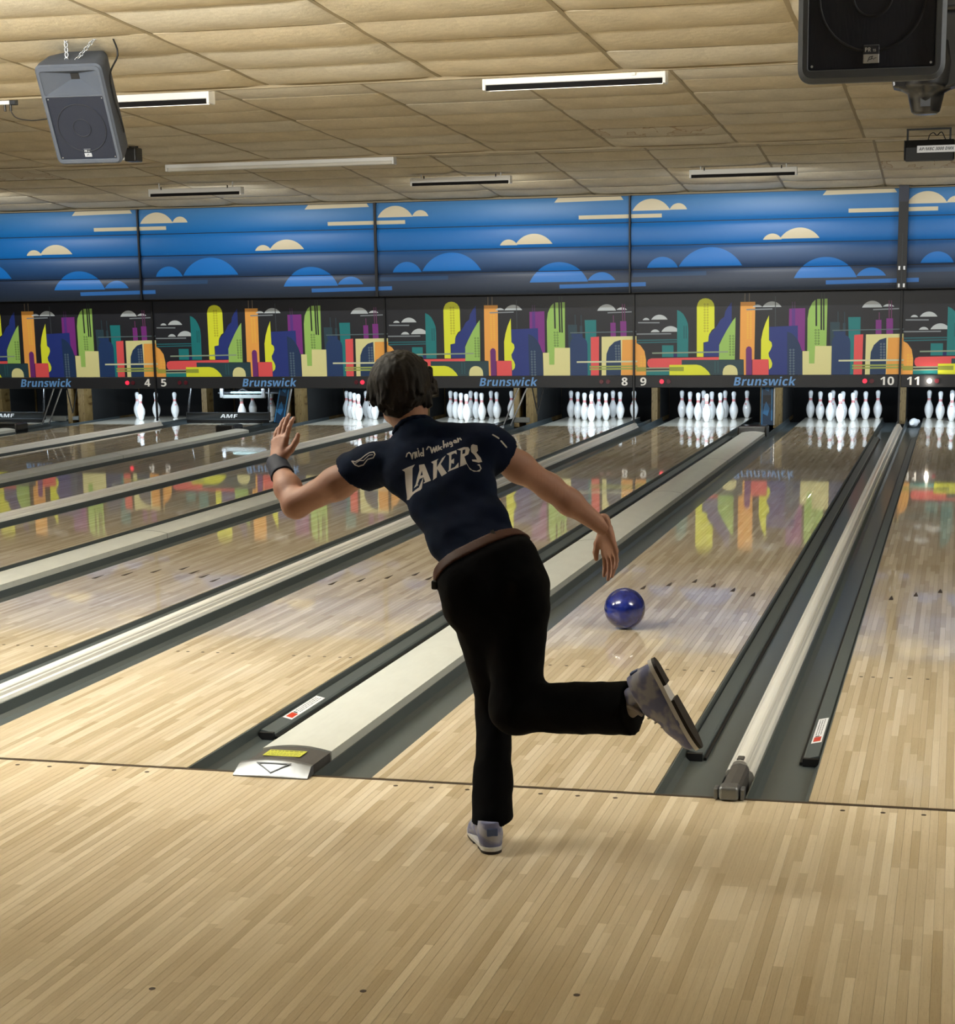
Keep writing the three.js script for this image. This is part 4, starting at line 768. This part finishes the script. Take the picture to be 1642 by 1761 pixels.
{
  const H = J.head, hf = unit([-0.10, -0.16, -0.98]), hu = unit([-0.10, 0.98, -0.16]), hr = unit([0.99, 0.09, -0.11]);
  const Q = (r, u, f) => [0, 1, 2].map(i => H[i] + hr[i] * r + hu[i] * u + hf[i] * f);
  const limbs = [
    capsule(J.pelv, T(0.02, 0, -0.015), 0.055, 0.055, 0.03), capsule(T(0.02, 0, -0.015), J.neckB, 0.055, 0.045, 0.03), capsule(J.shL, J.shR, 0.036, 0.036, 0.03), capsule(J.neckB, J.neckT, 0.054, 0.053, 0.03), capsule(J.neckT, Q(0, -0.05, 0.0), 0.053, 0.052, 0.03),
    capsule(J.hipL, J.kneeL, 0.06, 0.045, 0.04), capsule(J.kneeL, J.ankL, 0.045, 0.032, 0.03), capsule(J.hipR, J.kneeR, 0.06, 0.045, 0.04), capsule(J.kneeR, lerp3(J.kneeR, J.ankR, 0.85), 0.045, 0.034, 0.03), capsule(J.hipL, J.hipR, 0.06, 0.06, 0.04),
    capsule(J.shL, lerp3(J.shL, J.elL, 0.5), 0.05, 0.053, 0.03), capsule(lerp3(J.shL, J.elL, 0.5), J.elL, 0.053, 0.043, 0.03), capsule(J.elL, lerp3(J.elL, J.wrL, 0.4), 0.044, 0.044, 0.03), capsule(lerp3(J.elL, J.wrL, 0.4), J.wrL, 0.044, 0.029, 0.03),
    capsule(J.shR, lerp3(J.shR, J.elR, 0.5), 0.05, 0.049, 0.03), capsule(lerp3(J.shR, J.elR, 0.5), J.elR, 0.049, 0.041, 0.03), capsule(J.elR, lerp3(J.elR, J.wrR, 0.35), 0.042, 0.042, 0.03), capsule(lerp3(J.elR, J.wrR, 0.35), J.wrR, 0.042, 0.027, 0.03),
  ];
  const headP = [
    capsule(Q(0, 0.03, -0.02), Q(0, 0.03, 0.035), 0.082, 0.078, 0.03), capsule(Q(0, -0.02, 0.02), Q(0, -0.03, 0.05), 0.07, 0.058, 0.03), capsule(Q(-0.022, -0.085, 0.075), Q(0.022, -0.085, 0.075), 0.028, 0.028, 0.03), capsule(Q(-0.05, -0.06, 0.03), Q(-0.025, -0.085, 0.07), 0.026, 0.024, 0.025), capsule(Q(0.05, -0.06, 0.03), Q(0.025, -0.085, 0.07), 0.026, 0.024, 0.025),
    capsule(Q(0, 0.012, 0.108), Q(0, -0.022, 0.126), 0.009, 0.013, 0.012), capsule(Q(-0.012, -0.026, 0.114), Q(0.012, -0.026, 0.114), 0.009, 0.009, 0.008), capsule(Q(-0.018, -0.052, 0.102), Q(0.018, -0.052, 0.102), 0.007, 0.007, 0.006), capsule(Q(-0.014, -0.062, 0.1), Q(0.014, -0.062, 0.1), 0.007, 0.007, 0.006), capsule(Q(-0.045, 0.03, 0.094), Q(0.045, 0.03, 0.094), 0.012, 0.012, 0.015),
    capsule(Q(0, -0.06, -0.01), J.neckT, 0.056, 0.054, 0.03),
    ...[-1, 1].flatMap(s => [capsule(Q(s * 0.082, 0.02, 0.0), Q(s * 0.088, 0.004, -0.006), 0.018, 0.016, 0.008, { n: hr, f: 0.5 }), capsule(Q(s * 0.082, -0.012, 0.004), Q(s * 0.082, -0.024, 0.008), 0.011, 0.008, 0.008, { n: hr, f: 0.6 })]),
  ];
  const left = hand(J.wrL, [0.06, 0.93, -0.3], [0.8, 0.0, 0.45], [-0.4, 0.3, -0.85], [0.18, 0.14, 0.18, 0.25], 0.6);
  const right = hand(J.wrR, [0.16, -0.95, -0.1], [-0.72, -0.02, -0.55], [-0.5, 0.1, 0.75].map((v, i) => [-0.62, -0.05, 0.70][i]), [0.16, 0.2, 0.24, 0.3], 0.1);
  const body = mergeGeometries([mesh(limbs, 0.009), mesh(headP, 0.0045), mesh(left, 0.003), mesh(right, 0.003)]);
  place('body', body, skinMat);
  for (const s of [-1, 1]) { const e = place('eye', new THREE.SphereGeometry(0.0115, 14, 10).translate(...Q(s * 0.031, 0.012, 0.093)), std(0xece8e2, 0.25)); part('iris', new THREE.SphereGeometry(0.0062, 10, 8).translate(...sub3(Q(s * 0.031, 0.012, 0.1), BASE)), std(0x2a1c12, 0.2), e); }
  // hair: a thick cap open over the face, with overlapping locks
  const hair = [capsule(Q(0, 0.045, -0.03), Q(0, 0.04, 0.03), 0.102, 0.094, 0.03), capsule(Q(0, -0.03, -0.048), Q(0, -0.05, -0.045), 0.078, 0.062, 0.03)];
  let s2 = 77; const r2 = () => (s2 = (s2 * 1103515245 + 12345) & 0x7fffffff) / 0x7fffffff;
  for (let i = 0; i < 150; i++) { // locks lie on the scalp and fall from the crown
    const az = r2() * 6.283, el = 1.35 - r2() * 1.95, c = Math.cos(el), dir = [Math.sin(az) * c, Math.sin(el), Math.cos(az) * c];
    const face = dir[2] > 0.45 && dir[1] < 0.25; if (face) continue;
    const a = Q(dir[0] * 0.104, 0.035 + dir[1] * 0.098, dir[2] * 0.115), fall = 0.035 + r2() * 0.02, sw = (r2() - 0.5) * 0.03, b = Q(dir[0] * 0.112 + sw, 0.035 + dir[1] * 0.1 - fall, dir[2] * 0.122 - 0.004);
    hair.push(capsule(a, b, 0.0125, 0.005, 0.007));
  }
  const hg = mesh(hair, 0.0035, (x, y, z, d) => {
    const p = [x - H[0], y - H[1], z - H[2]], f = dot3(p, hf), u = dot3(p, hu), r = dot3(p, hr);
    let q = d + 0.0035 * noise.noise(r * 60, f * 60, u * 16) + 0.002 * noise.noise(r * 150, f * 150, u * 40);
    q = Math.max(q, Math.min(f - 0.055 - Math.max(0, u - 0.03) * 1.2, 0.075 - u));     // open face below the fringe
    q = Math.max(q, -0.088 - u + Math.abs(r) * 0.35);                                     // nape
    if (Math.abs(r) > 0.06) q = Math.max(q, Math.min(-0.01 - u, f + 0.022));            // ears stay free
    return q;
  });
  place('hair', hg, phys(0x120c09, 0.65, { specularIntensity: 0.6 }));
}
// --- polo shirt with its printed back
{
  const sL = lerp3(J.shL, J.elL, 0.27), dL = unit(sub3(J.elL, J.shL)), sR = lerp3(J.shR, J.elR, 0.19), dR = unit(sub3(J.elR, J.shR)), fl = { n: en, f: 0.8 };
  const cutL = [sL, unit([dL[0] * 0.75, dL[1] - 0.35, dL[2]])], cutR = [sR, dR];
  const prims = [
    capsule(T(-0.06, 0.16), T(0.11, 0.10), 0.092, 0.092, 0.06, fl), capsule(T(-0.015, 0.0), T(0.07, 0.0), 0.108, 0.106, 0.06, fl), capsule(T(-0.012, -0.15), T(0.055, -0.15), 0.108, 0.106, 0.06, fl), capsule(T(-0.02, -0.31, 0.01), T(0.052, -0.28, 0.01), 0.112, 0.108, 0.05, fl),
    capsule(J.shL, J.shR, 0.056, 0.056, 0.06), capsule([0.345, 1.285, 0.335], [0.50, 1.272, 0.33], 0.052, 0.05, 0.05), capsule(T(0.0, 0.2), lerp3(J.neckB, J.neckT, -0.35), 0.07, 0.056, 0.05), capsule(lerp3(J.neckB, J.neckT, -0.4), J.neckB, 0.062, 0.06, 0.03, { cut: [lerp3(J.neckB, J.neckT, 0.1), unit(sub3(J.neckT, J.neckB))] }),
    capsule(J.shL, sL, 0.064, 0.071, 0.04, { cut: cutL }), capsule(lerp3(J.shL, sL, 0.4), sL.map((v, i) => v + dL[i] * 0.04), 0.068, 0.072, 0.03, { cut: cutL }),
    capsule(J.shR, sR, 0.064, 0.067, 0.04, { cut: cutR }), capsule(lerp3(J.shR, sR, 0.4), sR.map((v, i) => v + dR[i] * 0.04), 0.066, 0.069, 0.03, { cut: cutR }),
  ];
  const g = mesh(prims, 0.007, (x, y, z, d) => {
    const v = vOf(x, y, z), low = Math.max(0, Math.min(1, (-0.05 - v) / 0.2));
    d += (0.004 + 0.004 * low) * noise.noise(x * 9 + 3, y * 22 + x * 12, z * 9) + 0.0025 * noise.noise(x * 24, y * 30, z * 24 + 7);
    return Math.max(d, -0.258 - v);
  });
  const U0 = -0.32, U1 = 0.34, V0 = -0.36, V1 = 0.36, p = g.attributes.position, n = g.attributes.normal, uv = [];
  for (let i = 0; i < p.count; i++) {
    const q = [p.getX(i) - O[0], p.getY(i) - O[1], p.getZ(i) - O[2]], back = n.getX(i) * en[0] + n.getY(i) * en[1] + n.getZ(i) * en[2] > -0.25;
    uv.push((dot3(q, e1) - U0) / (U1 - U0), back ? (dot3(q, eu) - V0) / (V1 - V0) : 0.02);
  }
  g.setAttribute('uv', new THREE.Float32BufferAttribute(uv, 2));
  const tex = canvasTexture(1408, 1536, (c, w, h) => {
    c.fillStyle = '#081228'; c.fillRect(0, 0, w, h); let s = 5; const r = () => (s = (s * 16807) % 2147483647) / 2147483647;
    for (let i = 0; i < 260; i++) { const x = r() * w, y = r() * h, q = 20 + r() * 90; c.globalAlpha = 0.05; c.fillStyle = r() < 0.55 ? '#123a5e' : '#060c1e'; c.beginPath(); c.arc(x, y, q, 0, 7); c.fill(); }   // dyed cloud pattern of the cloth
    c.globalAlpha = 1; const k = w / (U1 - U0) / 1000, X = a => (a - U0 * 1000) * k, Y = b => h - (b - V0 * 1000) * (h / (V1 - V0) / 1000); c.lineCap = c.lineJoin = 'round';
    for (const row of SHIRT_PRINT) {
      const st = row[0] === 's', a = row.slice(st ? 2 : 1); c.fillStyle = row[0] === 'h' ? '#081228' : '#b9b3ad'; c.strokeStyle = '#b9b3ad'; c.beginPath();
      for (let i = 0; i < a.length; i += 2) i ? c.lineTo(X(a[i]), Y(a[i + 1])) : c.moveTo(X(a[i]), Y(a[i + 1]));
      if (st) { c.lineWidth = row[1] * k * 1.15; c.stroke(); } else { c.closePath(); c.fill(); }
    }
  });
  const shirt = place('polo_shirt', g, phys(0xffffff, 0.9, { map: tex, specularIntensity: 0.25 }));
  // collar lying round the neck
  const ax = unit(sub3(J.neckT, J.neckB)), ring = []; { const a0 = unit(sub3([1, 0, 0], ax.map(v => v * ax[0]))), b0 = [ax[1] * a0[2] - ax[2] * a0[1], ax[2] * a0[0] - ax[0] * a0[2], ax[0] * a0[1] - ax[1] * a0[0]], c0 = lerp3(J.neckB, J.neckT, -0.05), pt = t => [0, 1, 2].map(i => c0[i] + 0.066 * (a0[i] * Math.cos(t) + b0[i] * Math.sin(t))); for (let i = 0; i < 16; i++) ring.push(capsule(pt(i / 16 * 6.283), pt((i + 1) / 16 * 6.283), 0.0075, 0.0075, 0.01, {})); }
  const cg = mesh(ring, 0.004); cg.setAttribute('uv', new THREE.Float32BufferAttribute(new Float32Array(cg.attributes.position.count * 2), 2));
  place('collar', cg, phys(0x081228, 0.9, { specularIntensity: 0.25 }), shirt);
}
// --- trousers and belt
{
  const fl = { n: en, f: 0.92 }, hemL = [0.6475, 0.085, 0.695], hemR = lerp3(J.kneeR, J.ankR, 0.985), dS = unit(sub3(J.ankR, J.kneeR)), dirR = unit([dS[0], dS[1] - 0.0, dS[2]]);
  const pelvis = [capsule(T(-0.04, -0.34, 0.02), T(0.04, -0.31, 0.015), 0.112, 0.104, 0.05, fl), capsule(J.pelvL, [0.706, 0.932, 0.605], 0.086, 0.078, 0.05, fl)];
  const prims = [...pelvis,
    capsule([0.605, 0.777, 0.63], [0.614, 0.414, 0.5], 0.098, 0.058, 0.05), capsule([0.61, 0.414, 0.5], hemL, 0.058, 0.062, 0.04, { cut: [hemL, [0.05, -1, 0.02]] }), capsule(lerp3(J.kneeL, hemL, 0.6), lerp3(J.kneeL, hemL, 1.06), 0.06, 0.063, 0.02, { cut: [hemL, [0.05, -1, 0.02]] }),
    capsule(J.hipR, J.kneeR, 0.1, 0.078, 0.05), capsule(J.kneeR, lerp3(J.kneeR, J.ankR, 1.05), 0.078, 0.084, 0.04, { cut: [hemR, dirR] }), capsule([0.548, 0.765, 0.66], [0.552, 0.80, 0.66], 0.055, 0.05, 0.04), capsule([0.755, 0.83, 0.66], [0.77, 0.77, 0.66], 0.055, 0.05, 0.05),
  ];
  const g = mesh(prims, 0.008, (x, y, z, d) => Math.max(d + 0.004 * noise.noise(x * 14, y * 11, z * 14) + 0.002 * noise.noise(x * 34, y * 28, z * 30), vOf(x, y, z) + 0.262));
  for (const s of [capsule(lerp3(J.kneeR, J.ankR, 0.9), [1.155, 0.54, 0.79], 0.044, 0.04, 0.02), capsule(lerp3(J.kneeL, J.ankL, 0.9), [0.646, 0.06, 0.72], 0.04, 0.034, 0.02)]) place('sock', mesh([s], 0.006), std(0x8f8884, 0.9));
  place('trousers', g, phys(0x040406, 0.95, { specularIntensity: 0.25 }));
  const bg = mesh(pelvis.concat([capsule(T(-0.02, -0.27, 0.01), T(0.045, -0.26, 0.01), 0.116, 0.112, 0.03, { n: en, f: 0.82 })]), 0.005, (x, y, z, d) => { const v = vOf(x, y, z); return Math.max(d - 0.004, v + 0.247, -0.288 - v); });
  const belt = place('belt', bg, phys(0x3c2018, 0.55, { specularIntensity: 0.4 }));
  const bx = (u, v, w) => sub3(T(u, v, w), BASE);
  for (const u of [-0.05, 0.085]) { const m = part('belt_loop', box(0.012, 0.05, 0.006), std(0x0d0d10, 0.85), belt); m.position.set(...bx(u, -0.268, 0.108)); m.quaternion.setFromRotationMatrix(new THREE.Matrix4().makeBasis(V(...e1), V(...eu), V(...en))); }
  const pouch = part('phone_clip', rbox(0.02, 0.03, 0.03, 0.006), M.black, belt); pouch.position.set(...bx(-0.152, -0.29, 0.05));
}
// --- wrist brace on the raised arm
{
  const a = lerp3(J.wrL, J.elL, -0.06), b = lerp3(J.wrL, J.elL, 0.3), d = unit(sub3(J.elL, J.wrL));
  const g = mesh([capsule(lerp3(a, b, -0.4), lerp3(a, b, 1.4), 0.0335, 0.0445, 0.01)], 0.004, (x, y, z, v) => { const q = (x - a[0]) * d[0] + (y - a[1]) * d[1] + (z - a[2]) * d[2]; return Math.max(v + 0.0015 * noise.noise(x * 40, y * 40, z * 40), -q, q - 0.085); });
  place('wrist_brace', g, std(0x131a2e, 0.75));
}
// --- shoes
{
  const outline = []; const half = x => x < 0.04 ? 0.034 * Math.sqrt(Math.max(0, 1 - ((0.04 - x) / 0.04) ** 2)) + 0.0005 : x < 0.2 ? 0.034 + 0.014 * Math.sin((x - 0.04) / 0.16 * Math.PI / 2) ** 2 : 0.048 * Math.sqrt(Math.max(0, 1 - ((x - 0.2) / 0.092) ** 2)) + 0.0004;
  for (let i = 0; i <= 28; i++) { const x = 0.29 * (0.5 - 0.5 * Math.cos(Math.PI * i / 28)); outline.push([x, half(x)]); }
  const foot = (x0, x1, s) => { const q = outline.filter(p => p[0] >= x0 - 1e-6 && p[0] <= x1 + 1e-6); return new THREE.Shape([...q.map(p => V(p[0], p[1] * s, 0)), ...q.slice().reverse().map(p => V(p[0], -p[1] * s, 0))].map(p => new THREE.Vector2(p.x, p.y))); };
  const slab = (x0, x1, s, y0, y1) => new THREE.ExtrudeGeometry(foot(x0, x1, s), { depth: y1 - y0, bevelEnabled: false }).rotateX(-Math.PI / 2).translate(0, y0, 0);
  const up = mesh([
    capsule([0.046, 0.03, 0], [0.05, 0.088, 0], 0.037, 0.034, 0.02), capsule([0.05, 0.06, 0], [0.13, 0.05, 0], 0.036, 0.037, 0.02), capsule([0.075, 0.09, 0], [0.1, 0.085, 0], 0.034, 0.034, 0.02), capsule([0.066, 0.09, 0], [0.092, 0.104, 0], 0.028, 0.028, 0.02), capsule([0.11, 0.07, 0], [0.2, 0.034, 0], 0.033, 0.03, 0.025), capsule([0.19, 0.028, 0.012], [0.19, 0.028, -0.012], 0.037, 0.037, 0.02), capsule([0.2, 0.026, 0], [0.252, 0.024, 0], 0.042, 0.03, 0.02),
  ], 0.004, (x, y, z, d) => Math.max(d, 0.018 - y, -Math.max(-0.006, -(Math.hypot(x - 0.07, z) - 0.027) ) * 1 - 0 + (y < 0.1 ? -1 : 0)));
  { const p = up.attributes.position, uv = []; for (let i = 0; i < p.count; i++) uv.push(p.getX(i) * 3 + p.getZ(i), p.getY(i) * 4 + p.getZ(i) * 2); up.setAttribute('uv', new THREE.Float32BufferAttribute(uv, 2)); }
  const cloth = texture(256, 256, (x, y, c) => { const a = noise.noise(x / 34, y / 34, 2) + 0.35 * noise.noise(x / 12, y / 12, 9), t = Math.max(0, Math.min(1, 0.5 + a * 2.6)); c[0] = 164 - 44 * t; c[1] = 165 - 40 * t; c[2] = 180 - 16 * t; });
  const upMat = std(0xffffff, 0.75, { map: cloth }), mid = std(0xd6d6d8, 0.5), sole = std(0x1a1214, 0.6), lace = std(0xd9d8d4, 0.7), lining = std(0x9a928e, 0.8);
  const soleGeo = merge([slab(0, 0.09, 0.99, 0, 0.01), slab(0.12, 0.29, 0.99, 0, 0.01)]), midGeo = slab(0, 0.29, 1.02, 0.0095, 0.021);
  function shoe(heel, toe, upv, size = 1) {
    const s = new THREE.Group(); s.name = 'shoe'; bowler.add(s); const x = V(...unit(toe)), y = V(...upv); y.addScaledVector(x, -y.dot(x)).normalize(); const z = x.clone().cross(y);
    s.quaternion.setFromRotationMatrix(new THREE.Matrix4().makeBasis(x, y, z)); s.scale.setScalar(size); s.position.set(heel[0] - BASE[0], heel[1], heel[2] - BASE[2]);
    part('upper', up, upMat, s); part('midsole', midGeo, mid, s); part('sole', soleGeo, sole, s);
    for (let i = 0; i < 4; i++) { const lx = 0.125 + i * 0.02, ly = 0.108 - i * 0.0105; part('lace', tube([[lx, ly - 0.008, -0.026], [lx + 0.002, ly + 0.001, 0], [lx, ly - 0.008, 0.026]], 0.0032, 10), lace, s); }
    part('tongue', rbox(0.055, 0.012, 0.045, 0.005).rotateZ(-0.5).translate(0.108, 0.118, 0), lining, s); part('heel_tab', rbox(0.008, 0.026, 0.036, 0.004).translate(0.0115, 0.07, 0), std(0x4a5a86, 0.7), s);
  }
  shoe([0.674, 0.0005, 0.79], [-0.42, 0, -0.907], [0, 1, 0]);
  shoe([1.19, 0.662, 0.80], [0.487, -0.873, 0.02], [-0.873, -0.487, 0.05], 1.07);
}
renderer.render(scene, camera);
